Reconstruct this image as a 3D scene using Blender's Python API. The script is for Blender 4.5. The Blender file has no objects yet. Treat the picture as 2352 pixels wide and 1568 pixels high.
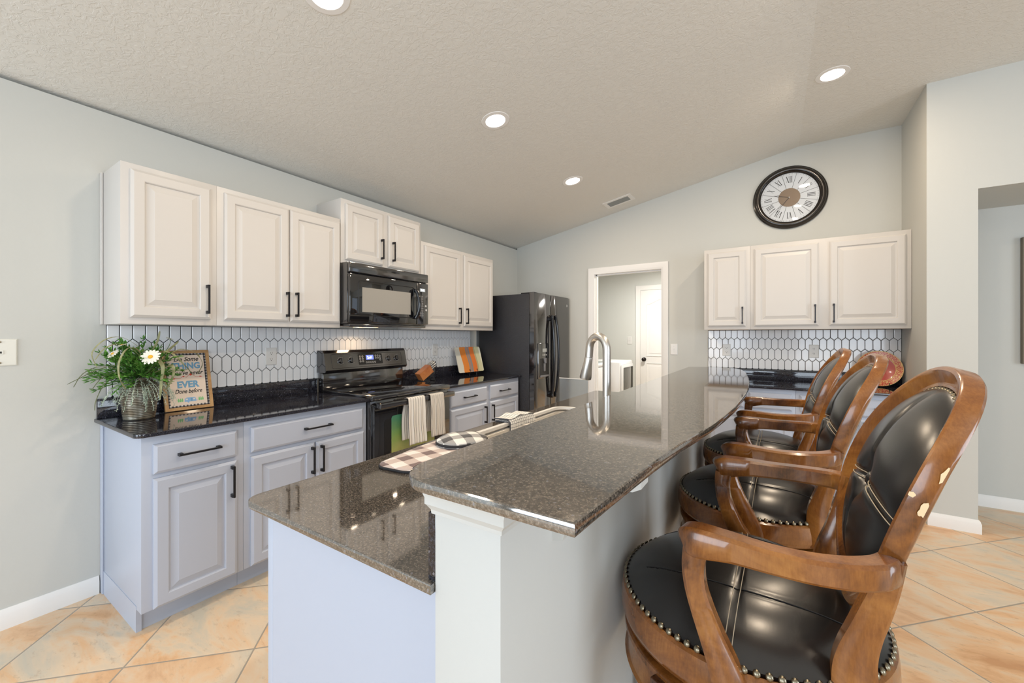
import bpy, bmesh, math, random
from mathutils import Vector, Matrix
random.seed(7)
sc = bpy.context.scene
COL = sc.collection
PI = math.pi

# ------------------------------------------------------------------ camera
cam_d = bpy.data.cameras.new('camera'); cam = bpy.data.objects.new('camera', cam_d); COL.objects.link(cam)
cam_d.sensor_width = 36.0; cam_d.lens = 36.0*928.1/2352.0
cam_d.shift_y = -13.0/2352.0; cam_d.clip_start = 0.02
cam.location = (0, 0, 1.35); cam.rotation_euler = (PI/2, 0, math.atan2(602.0, 928.1))
sc.camera = cam
# ------------------------------------------------------------------ view
sc.view_settings.view_transform = 'Standard'
sc.view_settings.look = 'None'
sc.view_settings.gamma = 1.0
sc.view_settings.use_curve_mapping = False
sc.view_settings.exposure = 0.14
# ------------------------------------------------------------------ world and daylight through the windows
world = bpy.data.worlds.new('world'); sc.world = world; world.use_nodes = True
wb = world.node_tree.nodes['Background']; wb.inputs[0].default_value = (0.72, 0.84, 1.0, 1); wb.inputs[1].default_value = 1.0

def area(name, loc, rot, sx, sy, power, color, shape='RECTANGLE', spread=PI):
    d = bpy.data.lights.new(name, 'AREA'); d.shape = shape; d.size = sx
    if shape == 'RECTANGLE': d.size_y = sy
    d.energy = power; d.color = color; d.spread = spread
    o = bpy.data.objects.new(name, d); COL.objects.link(o); o.location = loc; o.rotation_euler = rot
    return o
COOL = (0.80, 0.90, 1.0); WARM = (1.0, 0.80, 0.58)
# windows behind the photographer (wall at y=-3.6) and in the right-hand wall (x=5.6)
area('window_daylight', (-1.7, -3.5, 1.35), (PI/2, 0, 0), 2.1, 2.1, 80, COOL)
area('window_daylight', (1.7, -3.5, 1.5), (PI/2, 0, 0), 2.4, 2.0, 80, COOL)
area('window_daylight', (5.5, 0.2, 1.5), (PI/2, 0, PI/2), 3.0, 2.0, 105, COOL)

# ------------------------------------------------------------------ materials
def mat(name, col, rough=0.5, metal=0.0, ior=1.45, coat=0.0, emit=None, estr=0.0, trans=0.0, alpha=1.0, sheen=0.0):
    m = bpy.data.materials.new(name); m.use_nodes = True
    b = m.node_tree.nodes['Principled BSDF']
    b.inputs['Base Color'].default_value = (*col, 1); b.inputs['Roughness'].default_value = rough
    b.inputs['Metallic'].default_value = metal; b.inputs['IOR'].default_value = ior
    b.inputs['Coat Weight'].default_value = coat; b.inputs['Coat Roughness'].default_value = 0.06
    b.inputs['Transmission Weight'].default_value = trans; b.inputs['Alpha'].default_value = alpha
    b.inputs['Sheen Weight'].default_value = sheen
    if emit: b.inputs['Emission Color'].default_value = (*emit, 1); b.inputs['Emission Strength'].default_value = estr
    return m
class N:
    def __init__(s, m): s.m = m; s.t = m.node_tree; s.n = s.t.nodes; s.l = s.t.links; s.b = s.n['Principled BSDF']
    def new(s, ty, **kw):
        n = s.n.new(ty)
        for k, v in kw.items(): setattr(n, k, v)
        return n
    def link(s, a, b): s.l.new(a, b)
    def coord(s, scale=(1, 1, 1), rot=(0, 0, 0), loc=(0, 0, 0)):
        tc = s.new('ShaderNodeTexCoord'); mp = s.new('ShaderNodeMapping')
        mp.inputs['Scale'].default_value = scale; mp.inputs['Rotation'].default_value = rot; mp.inputs['Location'].default_value = loc
        s.link(tc.outputs['Object'], mp.inputs['Vector']); return mp.outputs[0]
    def noise(s, vec, scale, detail=3, rough=0.5, dist=0.0):
        n = s.new('ShaderNodeTexNoise'); n.inputs['Scale'].default_value = scale; n.inputs['Detail'].default_value = detail
        n.inputs['Roughness'].default_value = rough; n.inputs['Distortion'].default_value = dist
        s.link(vec, n.inputs['Vector']); return n.outputs['Fac']
    def ramp(s, fac, stops, interp='LINEAR'):
        r = s.new('ShaderNodeValToRGB'); r.color_ramp.interpolation = interp
        e = r.color_ramp.elements
        while len(e) < len(stops): e.new(0.5)
        for i, (p, c) in enumerate(stops):
            e[i].position = p; e[i].color = (*c, 1) if len(c) == 3 else c
        s.link(fac, r.inputs[0]); return r.outputs[0]
    def math(s, op, a, b=None, clamp=False):
        n = s.new('ShaderNodeMath', operation=op); n.use_clamp = clamp
        for i, v in enumerate((a, b)):
            if v is None: continue
            if isinstance(v, (int, float)): n.inputs[i].default_value = v
            else: s.link(v, n.inputs[i])
        return n.outputs[0]
    def mix(s, fac, a, b, mode='MIX'):
        n = s.new('ShaderNodeMix', data_type='RGBA', blend_type=mode)
        for idx, v in ((0, fac), (6, a), (7, b)):
            if isinstance(v, (int, float)): n.inputs[idx].default_value = v
            elif isinstance(v, tuple): n.inputs[idx].default_value = (*v, 1)
            else: s.link(v, n.inputs[idx])
        return n.outputs[2]
    def bump(s, h, strength=0.3, dist=0.002):
        b = s.new('ShaderNodeBump'); b.inputs['Strength'].default_value = strength; b.inputs['Distance'].default_value = dist
        s.link(h, b.inputs['Height']); s.link(b.outputs[0], s.b.inputs['Normal'])

def m_paint(name, col, rough=0.85, scale=60, st=0.25, dist=0.0015):
    m = mat(name, col, rough); n = N(m); v = n.coord(); n.bump(n.noise(v, scale, 4, 0.6), st, dist); return m
M_wall = m_paint('sage_wall_paint', (0.56, 0.565, 0.535))
M_wall2 = m_paint('laundry_wall_paint', (0.64, 0.65, 0.62))
M_trim = m_paint('white_trim_paint', (0.80, 0.79, 0.77), 0.4, 20, 0.05)
M_kneewall = m_paint('island_white_paint', (0.55, 0.555, 0.535), 0.7, 60, 0.2)
# knockdown ceiling
M_ceil = mat('knockdown_ceiling', (0.72, 0.71, 0.67), 0.9); n = N(M_ceil); v = n.coord()
h1 = n.noise(v, 34, 5, 0.62, 0.8); h2 = n.ramp(h1, [(0.44, (0, 0, 0)), (0.56, (1, 1, 1))])
n.bump(h2, 0.40, 0.003)
# diagonal floor tile
M_floor = mat('diagonal_floor_tile', (0.7, 0.5, 0.35), 0.38); n = N(M_floor)
TS = 0.4794
tc = n.new('ShaderNodeTexCoord'); sep = n.new('ShaderNodeSeparateXYZ'); n.link(tc.outputs['Object'], sep.inputs[0])
xx = n.math('ADD', sep.outputs[0], 2.222); yy = n.math('ADD', sep.outputs[1], -0.519)
uu = n.math('MULTIPLY', n.math('ADD', xx, yy), 0.70711/TS); vv = n.math('MULTIPLY', n.math('SUBTRACT', xx, yy), 0.70711/TS)
def edge(a):
    f = n.math('FRACT', a); g = n.math('SUBTRACT', f, 0.5); g = n.math('ABSOLUTE', g); return n.math('SUBTRACT', 0.5, g)
ed = n.math('MINIMUM', edge(uu), edge(vv))
gro = n.math('LESS_THAN', ed, 0.0075)
cmb = n.new('ShaderNodeCombineXYZ'); n.link(n.math('FLOOR', uu), cmb.inputs[0]); n.link(n.math('FLOOR', vv), cmb.inputs[1])
wn = n.new('ShaderNodeTexWhiteNoise'); wn.noise_dimensions = '3D'; n.link(cmb.outputs[0], wn.inputs['Vector'])
off = n.new('ShaderNodeVectorMath', operation='SCALE'); off.inputs['Scale'].default_value = 7.0; n.link(wn.outputs['Color'], off.inputs[0])
ad = n.new('ShaderNodeVectorMath', operation='ADD'); n.link(tc.outputs['Object'], ad.inputs[0]); n.link(off.outputs[0], ad.inputs[1])
mp = n.new('ShaderNodeMapping'); mp.inputs['Rotation'].default_value = (0, 0, 0.6); mp.inputs['Scale'].default_value = (1.0, 2.2, 1); n.link(ad.outputs[0], mp.inputs[0])
n1 = n.noise(mp.outputs[0], 2.2, 6, 0.62, 0.6)
c1 = n.ramp(n1, [(0.32, (0.58, 0.29, 0.12)), (0.44, (0.76, 0.47, 0.25)), (0.53, (0.74, 0.58, 0.41)), (0.66, (0.56, 0.52, 0.43))])
n2 = n.noise(mp.outputs[0], 16, 6, 0.75)
c2 = n.mix(n.math('MULTIPLY', n.ramp(n2, [(0.56, (0, 0, 0)), (0.70, (1, 1, 1))]), 0.45), c1, (0.36, 0.22, 0.13))
c3 = n.mix(n.math('MULTIPLY', wn.outputs['Value'], 0.35), c2, (0.70, 0.62, 0.50))
n.link(n.mix(gro, c3, (0.36, 0.31, 0.25)), n.b.inputs['Base Color'])
n.bump(n.math('ADD', n.math('MULTIPLY', n2, 0.3), n.ramp(ed, [(0.005, (0, 0, 0)), (0.02, (1, 1, 1))])), 0.35, 0.002)

def m_granite(name, dark, mid, light, ior=1.6):
    m = mat(name, mid, 0.045, 0, ior); n = N(m); v = n.coord()
    a = n.noise(v, 230, 4, 0.75, 0.2)
    c = n.ramp(a, [(0.38, dark), (0.50, mid), (0.66, light)])
    vo = n.new('ShaderNodeTexVoronoi'); vo.inputs['Scale'].default_value = 260; n.link(v, vo.inputs['Vector'])
    wnv = n.new('ShaderNodeTexWhiteNoise'); n.link(vo.outputs['Color'], wnv.inputs['Vector'])
    sp = n.math('GREATER_THAN', wnv.outputs['Value'], 0.992)
    n.link(n.mix(sp, c, (0.16, 0.16, 0.18)), n.b.inputs['Base Color']); return m
M_granite = m_granite('flecked_granite_shaded', (0.004, 0.004, 0.007), (0.012, 0.012, 0.018), (0.060, 0.062, 0.085), 1.6)  # darker, bluer copy of the one granite; its dimmer light is in the colour
M_granite_bar = m_granite('flecked_granite_lit', (0.016, 0.014, 0.012), (0.075, 0.064, 0.054), (0.22, 0.185, 0.15), 2.7)  # same granite; lighter brown colour carries the brighter light on the island
M_upper = m_paint('white_cabinet_paint', (0.60, 0.575, 0.545), 0.38, 8, 0.03)
M_base = m_paint('grey_blue_cabinet_paint', (0.445, 0.49, 0.59), 0.38, 8, 0.03)
M_handle = mat('dark_bronze_pull', (0.028, 0.027, 0.030), 0.38, 0.6)
M_blk = mat('black_enamel', (0.010, 0.009, 0.010), 0.09, 0, 2.3)
M_hblk = mat('gloss_black_handle', (0.007, 0.007, 0.009), 0.12, 0, 1.55)
M_blkglass = mat('black_glass', (0.006, 0.006, 0.007), 0.02, 0, 1.9)
M_blktex = mat('textured_black_steel', (0.008, 0.008, 0.012), 0.16, 0, 1.6); n = N(M_blktex); n.bump(n.noise(n.coord(), 130, 2, 0.6), 1.0, 0.006)
M_blkmatte = mat('matte_black_plastic', (0.012, 0.012, 0.013), 0.45)
M_window = mat('microwave_window', (0.30, 0.285, 0.255), 0.12, 0.0, 1.6)
M_steel = mat('brushed_nickel', (0.66, 0.63, 0.59), 0.30, 1.0)
M_sink = mat('stainless_sink', (0.74, 0.70, 0.64), 0.38, 0.55)
M_tile = mat('white_picket_tile', (0.82, 0.83, 0.85), 0.10, 0, 1.5)
M_grout = mat('black_grout', (0.012, 0.012, 0.014), 0.8)
M_white = mat('white_plastic', (0.72, 0.71, 0.69), 0.35)
M_ivory = mat('ivory_plastic', (0.72, 0.71, 0.64), 0.35)
M_appl = mat('white_appliance', (0.78, 0.79, 0.80), 0.25)
M_shadowslot = mat('dark_slot', (0.02, 0.02, 0.02), 0.7)
M_lens = mat('lamp_lens', (1, 1, 1), 0.5, emit=(1.0, 0.90, 0.78), estr=14)
M_disp = mat('lit_display', (0.05, 0.06, 0.2), 0.3, emit=(0.25, 0.32, 0.95), estr=0.9)
M_digit = mat('lit_digits', (0.8, 0.9, 1), 0.3, emit=(0.75, 0.85, 1.0), estr=1.5)
M_print = mat('grey_print', (0.50, 0.50, 0.50), 0.5)
M_chrome = mat('chrome', (0.75, 0.75, 0.76), 0.1, 1.0)
# wood of the stools
def m_wood(name, a, b, c, rough=0.27, scale=(1, 1, 1)):
    m = mat(name, b, rough, 0, 1.5, 0.35); n = N(m)
    v = n.coord(scale)
    x = n.noise(v, 7, 6, 0.65, 0.6); w = n.noise(n.coord((scale[0]*8, scale[1]*8, scale[2]*1.2)), 30, 4, 0.7)
    col = n.ramp(n.math('ADD', n.math('MULTIPLY', x, 0.80), n.math('MULTIPLY', w, 0.20)), [(0.33, a), (0.50, b), (0.67, c)])
    n.link(col, n.b.inputs['Base Color']); n.bump(w, 0.08, 0.001); return m
M_stool = m_wood('distressed_walnut', (0.055, 0.017, 0.004), (0.215, 0.074, 0.014), (0.36, 0.15, 0.034), 0.22)
M_stool_dark = m_wood('dark_walnut', (0.02, 0.008, 0.004), (0.10, 0.035, 0.012), (0.22, 0.09, 0.03))
M_wear = mat('worn_bare_wood', (0.72, 0.55, 0.33), 0.6)
M_leather = mat('black_leather', (0.007, 0.006, 0.006), 0.27, 0, 1.6, 0.2); n = N(M_leather)
n.b.inputs['Coat Roughness'].default_value = 0.25
n.bump(n.noise(n.coord(), 260, 3, 0.6), 0.12, 0.0008)
M_seam = mat('dark_seam', (0.006, 0.005, 0.005), 0.7)
M_thread = mat('cream_thread', (0.45, 0.38, 0.28), 0.7)
M_nail = mat('aged_brass_nail', (0.25, 0.22, 0.16), 0.32, 1.0)
M_clockrim = mat('dark_bronze_clock_rim', (0.012, 0.008, 0.006), 0.22, 0.1, 1.5, 0.4)
M_dial = mat('white_dial', (0.72, 0.75, 0.78), 0.5)
M_ink = mat('black_ink', (0.02, 0.02, 0.02), 0.6)
M_goldbrown = mat('bronze_dial_centre', (0.20, 0.145, 0.10), 0.45, 0.2)
M_clockglass = mat('clock_glass', (1, 1, 1), 0.0); n = N(M_clockglass)
tr_ = n.new('ShaderNodeBsdfTransparent'); gl_ = n.new('ShaderNodeBsdfGlossy'); gl_.inputs['Roughness'].default_value = 0.02
fr_ = n.new('ShaderNodeFresnel'); fr_.inputs['IOR'].default_value = 1.35; mx_ = n.new('ShaderNodeMixShader')
n.link(fr_.outputs[0], mx_.inputs[0]); n.link(tr_.outputs[0], mx_.inputs[1]); n.link(gl_.outputs[0], mx_.inputs[2]); n.link(mx_.outputs[0], n.n['Material Output'].inputs['Surface'])

# ------------------------------------------------------------------ mesh helpers
class MB:
    def __init__(s): s.v = []; s.f = []; s.m = []
    def add(s, vs, fs, mi=0):
        o = len(s.v); s.v += [tuple(v) for v in vs]
        for f in fs: s.f.append([i+o for i in f]); s.m.append(mi)
        return s
    def box(s, x0, x1, y0, y1, z0, z1, b=0.0, mi=0):
        bm = bmesh.new(); bmesh.ops.create_cube(bm, size=1)
        for v in bm.verts: v.co = Vector(((x0+x1)/2+v.co.x*(x1-x0), (y0+y1)/2+v.co.y*(y1-y0), (z0+z1)/2+v.co.z*(z1-z0)))
        if b: bmesh.ops.bevel(bm, geom=list(bm.edges), offset=b, segments=2, affect='EDGES', profile=0.5)
        return s.bm(bm, mi)
    def bm(s, bm, mi=0, M=None):
        bm.verts.index_update()
        s.add([(M @ v.co if M else v.co) for v in bm.verts], [[v.index for v in f.verts] for f in bm.faces], mi); bm.free(); return s
    def ring_connect(s, rings, closed=True, cap0=False, cap1=False, mi=0):
        n = len(rings[0]); o = len(s.v)
        for r in rings: s.v += [tuple(p) for p in r]
        for i in range(len(rings)-1):
            for j in range(n if closed else n-1):
                k = (j+1) % n
                s.f.append([o+i*n+j, o+i*n+k, o+(i+1)*n+k, o+(i+1)*n+j]); s.m.append(mi)
        if cap0: s.f.append([o+j for j in reversed(range(n))]); s.m.append(mi)
        if cap1: s.f.append([o+(len(rings)-1)*n+j for j in range(n)]); s.m.append(mi)
        return s
    def tube(s, path, r, n=8, closed=False, mi=0, up=(0, 0, 1)):
        rr = r if hasattr(r, '__len__') else [r]*len(path)
        return s.sweep(path, [[(math.cos(2*PI*k/n)*q, math.sin(2*PI*k/n)*q) for k in range(n)] for q in rr], up, closed, mi)
    def sweep(s, path, secs, up=(0, 0, 1), closed=False, mi=0):
        # secs: one section per path point, 2D points (side, up)
        P = [Vector(p) for p in path]; U = Vector(up); rings = []; N_ = len(P); last = None
        for i, p in enumerate(P):
            if closed: t = P[(i+1) % N_]-P[i-1]
            else: t = P[min(i+1, N_-1)]-P[max(i-1, 0)]
            t.normalize(); side = t.cross(U)
            if side.length < 1e-3: side = last if last else t.cross(Vector((1, 0.01, 0)))
            side.normalize(); last = side.copy(); u = side.cross(t); u.normalize()
            rings.append([p+side*a+u*b for a, b in secs[i]])
        if closed: rings.append(rings[0])
        return s.ring_connect(rings, True, not closed, not closed, mi)
    def lathe(s, prof, c=(0, 0, 0), n=32, mi=0, M=None, a0=0, a1=2*PI):
        full = abs(a1-a0-2*PI) < 1e-6
        M = M or Matrix.Translation(Vector(c)); rings = []
        for r, z in prof:
            rings.append([M @ Vector((math.cos(a0+(a1-a0)*k/n)*r, math.sin(a0+(a1-a0)*k/n)*r, z)) for k in range(n if full else n+1)])
        return s.ring_connect(rings, full, False, False, mi)
    def cyl(s, p0, p1, r, n=12, r1=None, mi=0):
        p0 = Vector(p0); p1 = Vector(p1); d = p1-p0
        up = (0, 0, 1) if abs(d.normalized().z) < 0.9 else (1, 0, 0)
        return s.tube([p0, p1], [r, r if r1 is None else r1], n, mi=mi, up=up)
    def prism(s, poly, f, h0, h1, mi=0):
        # poly 2D list, f(a,b,h) -> 3D
        n = len(poly)
        return s.ring_connect([[f(a, b, h0) for a, b in poly], [f(a, b, h1) for a, b in poly]], True, True, True, mi)
    def sphere(s, c, r, n=12, m=8, sc_=(1, 1, 1), mi=0, half=False):
        rings = []
        top = 0.5 if half else 1.0
        for i in range(m+1):
            t = PI*top*i/m
            rings.append([(c[0]+math.sin(t)*math.cos(2*PI*k/n)*r*sc_[0], c[1]+math.sin(t)*math.sin(2*PI*k/n)*r*sc_[1], c[2]+math.cos(t)*r*sc_[2]) for k in range(n)])
        return s.ring_connect(rings, True, mi=mi)

def spline(pts, n=24):
    P = []; V = [Vector(p) for p in pts]; m = len(V)
    for i in range(n+1):
        u = i/n*(m-1); k = min(int(u), m-2); f_ = u-k
        a = V[max(k-1, 0)]; b = V[k]; c = V[k+1]; d = V[min(k+2, m-1)]
        P.append(0.5*((2*b)+(c-a)*f_+(2*a-5*b+4*c-d)*f_*f_+(3*b-a-3*c+d)*f_**3))
    return P
def children_inv(p):
    return Matrix.Translation(-Vector(p.location)) if p.parent is None else Matrix.Identity(4)
def link(name, mesh, parent=None, mats=()):
    o = bpy.data.objects.new(name, mesh); COL.objects.link(o)
    for m in mats: mesh.materials.append(m)
    if parent is not None:
        o.parent = parent; o.matrix_parent_inverse = children_inv(parent)
    return o
def build(mb, name, mats, parent=None, smooth=35):
    if not isinstance(mats, (list, tuple)): mats = [mats]
    me = bpy.data.meshes.new(name); me.from_pydata(mb.v, [], mb.f); me.update()
    bm = bmesh.new(); bm.from_mesh(me); bmesh.ops.remove_doubles(bm, verts=bm.verts, dist=1e-6)
    # material indices survive from_mesh only after being set, so write them first
    bm.free()
    for p, i in zip(me.polygons, mb.m): p.material_index = i
    bm = bmesh.new(); bm.from_mesh(me); bmesh.ops.remove_doubles(bm, verts=bm.verts, dist=1e-6)
    bmesh.ops.recalc_face_normals(bm, faces=bm.faces); bm.to_mesh(me); bm.free()
    if smooth:
        for p in me.polygons: p.use_smooth = True
        me.set_sharp_from_angle(angle=math.radians(smooth))
    return link(name, me, parent, mats)
def tag(o, label, cat, group=None, kind=None):
    if label: o['label'] = label
    if cat: o['category'] = cat
    if group: o['group'] = group
    if kind: o['kind'] = kind
    return o
def thing(name, label, cat, loc, group=None):
    o = bpy.data.objects.new(name, None); o.empty_display_size = 0.1; COL.objects.link(o); o.location = loc
    return tag(o, label, cat, group)
def struct(mb, name, m, smooth=0):
    o = build(mb, name, m, None, smooth); o['kind'] = 'structure'; return o
def copy_tree(o, parent=None):
    c = o.copy(); COL.objects.link(c)
    if parent is not None: c.parent = parent
    for ch in [q for q in bpy.data.objects if q.parent == o]: copy_tree(ch, c)
    return c
def slab(name, outer, holes, z0, z1, m, parent=None, bev=0.003):
    cu = bpy.data.curves.new(name, 'CURVE'); cu.dimensions = '2D'; cu.fill_mode = 'BOTH'
    for pts in [outer]+holes:
        sp = cu.splines.new('POLY'); sp.points.add(len(pts)-1); sp.use_cyclic_u = True
        for i, p in enumerate(pts): sp.points[i].co = (p[0], p[1], 0, 1)
    cu.extrude = (z1-z0)/2-bev; cu.bevel_depth = bev; cu.bevel_resolution = 1; cu.offset = -bev
    t = bpy.data.objects.new('tmp', cu); me = bpy.data.meshes.new_from_object(t); bpy.data.objects.remove(t)
    me.name = name
    for v in me.vertices: v.co.z += (z0+z1)/2
    me.materials.clear()
    for p in me.polygons: p.use_smooth = True
    me.set_sharp_from_angle(angle=math.radians(30))
    return link(name, me, parent, [m])
def rounded(pts, r, n=8):
    """round polygon corners; pts = [(x,y,radius or None)]"""
    out = []; L = len(pts)
    for i, p in enumerate(pts):
        rad = p[2] if len(p) > 2 else r
        P = Vector(p[:2]); A = Vector(pts[i-1][:2]); B = Vector(pts[(i+1) % L][:2])
        if not rad: out.append((P.x, P.y)); continue
        a = (A-P).normalized(); b = (B-P).normalized(); ang = a.angle(b); d = rad/math.tan(ang/2)
        s0 = P+a*d; s1 = P+b*d; bis = (a+b).normalized(); C = P+bis*(rad/math.sin(ang/2))
        v0 = s0-C; v1 = s1-C; t0 = math.atan2(v0.y, v0.x); t1 = math.atan2(v1.y, v1.x)
        dt = (t1-t0+PI) % (2*PI)-PI
        for k in range(n+1):
            t = t0+dt*k/n; out.append((C.x+math.cos(t)*rad, C.y+math.sin(t)*rad))
    return out
def text(body, size, name, m, parent, org, ax, ay, extrude=0.0006, shear=0.0, offset=0.0, width=None, align='CENTER', spacing=1.0):
    cu = bpy.data.curves.new(name, 'FONT'); cu.body = body; cu.size = size; cu.extrude = extrude; cu.shear = shear; cu.offset = offset
    cu.align_x = align; cu.resolution_u = 3; cu.space_character = spacing
    t = bpy.data.objects.new('tmp', cu); me = bpy.data.meshes.new_from_object(t); bpy.data.objects.remove(t)
    ax = Vector(ax).normalized(); ay = Vector(ay).normalized(); az = ax.cross(ay); org = Vector(org)
    k = 1.0
    if width:
        xs = [v.co.x for v in me.vertices]; k = width/(max(xs)-min(xs))
    for v in me.vertices: v.co = org+ax*v.co.x*k+ay*v.co.y+az*v.co.z
    me.materials.clear(); me.name = name
    return link(name, me, parent, [m])

# face mappings: (a along, b up, h out) -> world
def left_face(x0): return lambda a, b, h: (x0+h, a, b)      # faces +x
def back_face(y0): return lambda a, b, h: (a, y0-h, b)      # faces -y

def panel_door(name, f, a0, a1, b0, b1, m, parent, raised=True, T=0.020, fr=0.055):
    rings = []
    def ring(i, h): rings.append([f(a0+i, b0+i, h), f(a1-i, b0+i, h), f(a1-i, b1-i, h), f(a0+i, b1-i, h)])
    ring(0, 0.0); ring(0, T-0.008); ring(0.003, T-0.006); ring(0.012, T)
    if raised:
        ring(fr-0.004, T); ring(fr, T-0.003); ring(fr+0.002, T-0.009); ring(fr+0.009, T-0.009); ring(fr+0.034, T-0.001); ring(fr+0.036, T)
    mb = MB(); mb.ring_connect(rings, True, True, True)
    return build(mb, name, m, parent, smooth=0)
def pull(f, a, b, parent, vertical=True, L=0.160, T=0.020, m=None):
    mb = MB(); w = 0.006
    def bx(a0, a1, b0, b1, h0, h1):
        p = [f(x, y, z) for x in (a0, a1) for y in (b0, b1) for z in (h0, h1)]
        mb.add(p, [(0, 1, 3, 2), (4, 6, 7, 5), (0, 4, 5, 1), (2, 3, 7, 6), (0, 2, 6, 4), (1, 5, 7, 3)])
    if vertical:
        bx(a-w/1.4, a+w/1.4, b-L/2, b+L/2, T+0.024, T+0.033)
        for q in (b-L/2, b+L/2-0.016): bx(a-w*1.05, a+w*1.05, q, q+0.016, T, T+0.024)
    else:
        bx(a-L/2, a+L/2, b-w/1.4, b+w/1.4, T+0.024, T+0.033)
        for q in (a-L/2, a+L/2-0.016): bx(q, q+0.016, b-w*1.05, b+w*1.05, T, T+0.024)
    return build(mb, 'handle', m or M_handle, parent, 0)

# ================================================================== THE ROOM
WX = -2.98; BY = 4.727
xz = lambda a, b, h: (a, h, b)
struct(MB().box(-3.1, 6.0, -3.75, 6.95, -0.1, 0), 'floor', M_floor)
def ceil_z(x): return 2.558+(x-WX)*0.1885 if x < 0.198 else 3.157
# sloped then flat ceiling (one shell)
struct(MB().prism([(WX-0.12, ceil_z(WX-0.12)), (0.198, 3.157), (6.0, 3.157), (6.0, 3.3), (WX-0.12, 3.3)], xz, -3.75, BY+0.12), 'ceiling', M_ceil)
struct(MB().box(WX-0.12, WX, -3.75, 6.95, 0, 2.5355), 'wall_left', M_wall)
w = MB()
w.prism([(WX, 0), (-1.855, 0), (-1.855, ceil_z(-1.855)), (WX, ceil_z(WX))], xz, BY, BY+0.12)
w.prism([(-1.855, 2.105), (-1.062, 2.105), (-1.062, ceil_z(-1.062)), (-1.855, ceil_z(-1.855))], xz, BY, BY+0.12)
w.prism([(-1.062, 0), (6.0, 0), (6.0, 3.157), (0.198, 3.157), (-1.062, ceil_z(-1.062))], xz, BY, BY+0.12)
struct(w, 'wall_back', M_wall)
struct(MB().box(0.918, 1.170, 4.05, BY, 0, 3.157), 'wall_niche', M_wall)
struct(MB().box(1.170, 6.0, 4.05, 4.20, 2.356, 3.157).box(1.170, 6.0, 4.20, BY, 2.356, 2.46), 'wall_hall_header', M_wall)
# rear and right walls with window openings
struct(MB().box(WX, -2.9, -3.75, -3.6, 0, 3.3).box(-2.9, -0.5, -3.75, -3.6, 2.45, 3.3).box(-0.5, 0.4, -3.75, -3.6, 0, 3.3)
       .box(0.4, 3.0, -3.75, -3.6, 2.6, 3.3).box(0.4, 3.0, -3.75, -3.6, 0, 0.4).box(3.0, 6.0, -3.75, -3.6, 0, 3.3), 'wall_rear', M_wall)
struct(MB().box(5.6, 5.75, -3.6, -1.4, 0, 3.3).box(5.6, 5.75, -1.4, 1.8, 2.6, 3.3).box(5.6, 5.75, -1.4, 1.8, 0, 0.4).box(5.6, 5.75, 1.8, 4.05, 0, 3.3), 'wall_right', M_wall)
# laundry room beyond the doorway
struct(MB().box(WX, 0.3, 6.8, 6.95, 0, 2.5355), 'wall_laundry_back', M_wall2)
struct(MB().box(0.18, 0.3, BY+0.12, 6.8, 0, 2.5355), 'wall_laundry_right', M_wall2)
struct(MB().box(WX-0.12, 0.3, BY+0.12, 6.95, 2.5355, 2.62), 'ceiling_laundry', M_white)
# door casing
def casing(name, x0, x1, zt, y, wd=0.074, depth=0.0, parent=None, mt=M_trim):
    mb = MB()
    def prof(s): return [(0, 0), (0.0, 0.010), (0.014, 0.013), (0.020, 0.017), (0.050, 0.019), (0.066, 0.022), (wd, 0.022), (wd, 0)]
    rings = []
    for (px, pz, dx, dz) in ((x0, 0.0, -1, 0), (x0, zt, -1, 1), (x1, zt, 1, 1), (x1, 0.0, 1, 0)):
        rings.append([(px+dx*o, y-h, pz+dz*o) for o, h in prof(0)])
    mb.ring_connect(rings, True, True, True)
    return mb
cs = casing('trim_1', -1.855, -1.062, 2.105, BY)
cs.box(-1.867, -1.853, BY-0.004, BY+0.124, 0, 2.105).box(-1.064, -1.050, BY-0.004, BY+0.124, 0, 2.105).box(-1.867, -1.05, BY-0.004, BY+0.124, 2.103, 2.117)
cs.box(-1.853, -1.841, BY+0.05, BY+0.09, 0, 2.103).box(-1.853, -1.064, BY+0.05, BY+0.09, 2.091, 2.103)
struct(cs, 'trim_1', M_trim, 30)
def baseboard(name, p0, p1, nrm, h=0.092):
    # p0->p1 along wall, nrm = outward 2D
    pr = [(0, 0), (0.014, 0), (0.014, h*0.72), (0.011, h*0.80), (0.009, h*0.9), (0.004, h), (0, h)]
    rings = [[(p[0]+nrm[0]*o, p[1]+nrm[1]*o, z) for o, z in pr] for p in (p0, p1)]
    return MB().ring_connect(rings, True, True, True)
struct(baseboard('b', (WX, -3.6), (WX, 0.600), (1, 0)), 'baseboard_left', M_trim, 30)
pr = [(0.0002, 0.0), (0.014, 0), (0.014, 0.066), (0.011, 0.074), (0.009, 0.083), (0.004, 0.092), (0.0002, 0.092)]
bb = MB().ring_connect([[(0.920, 4.05-o, z) for o, z in pr], [(1.170+o, 4.05-o, z) for o, z in pr], [(1.170+o, BY, z) for o, z in pr]], True, True, True)
struct(bb, 'baseboard_niche', M_trim, 30)
struct(baseboard('b', (1.186, BY), (5.98, BY), (0, -1)), 'baseboard_hall', M_trim, 30)
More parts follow.
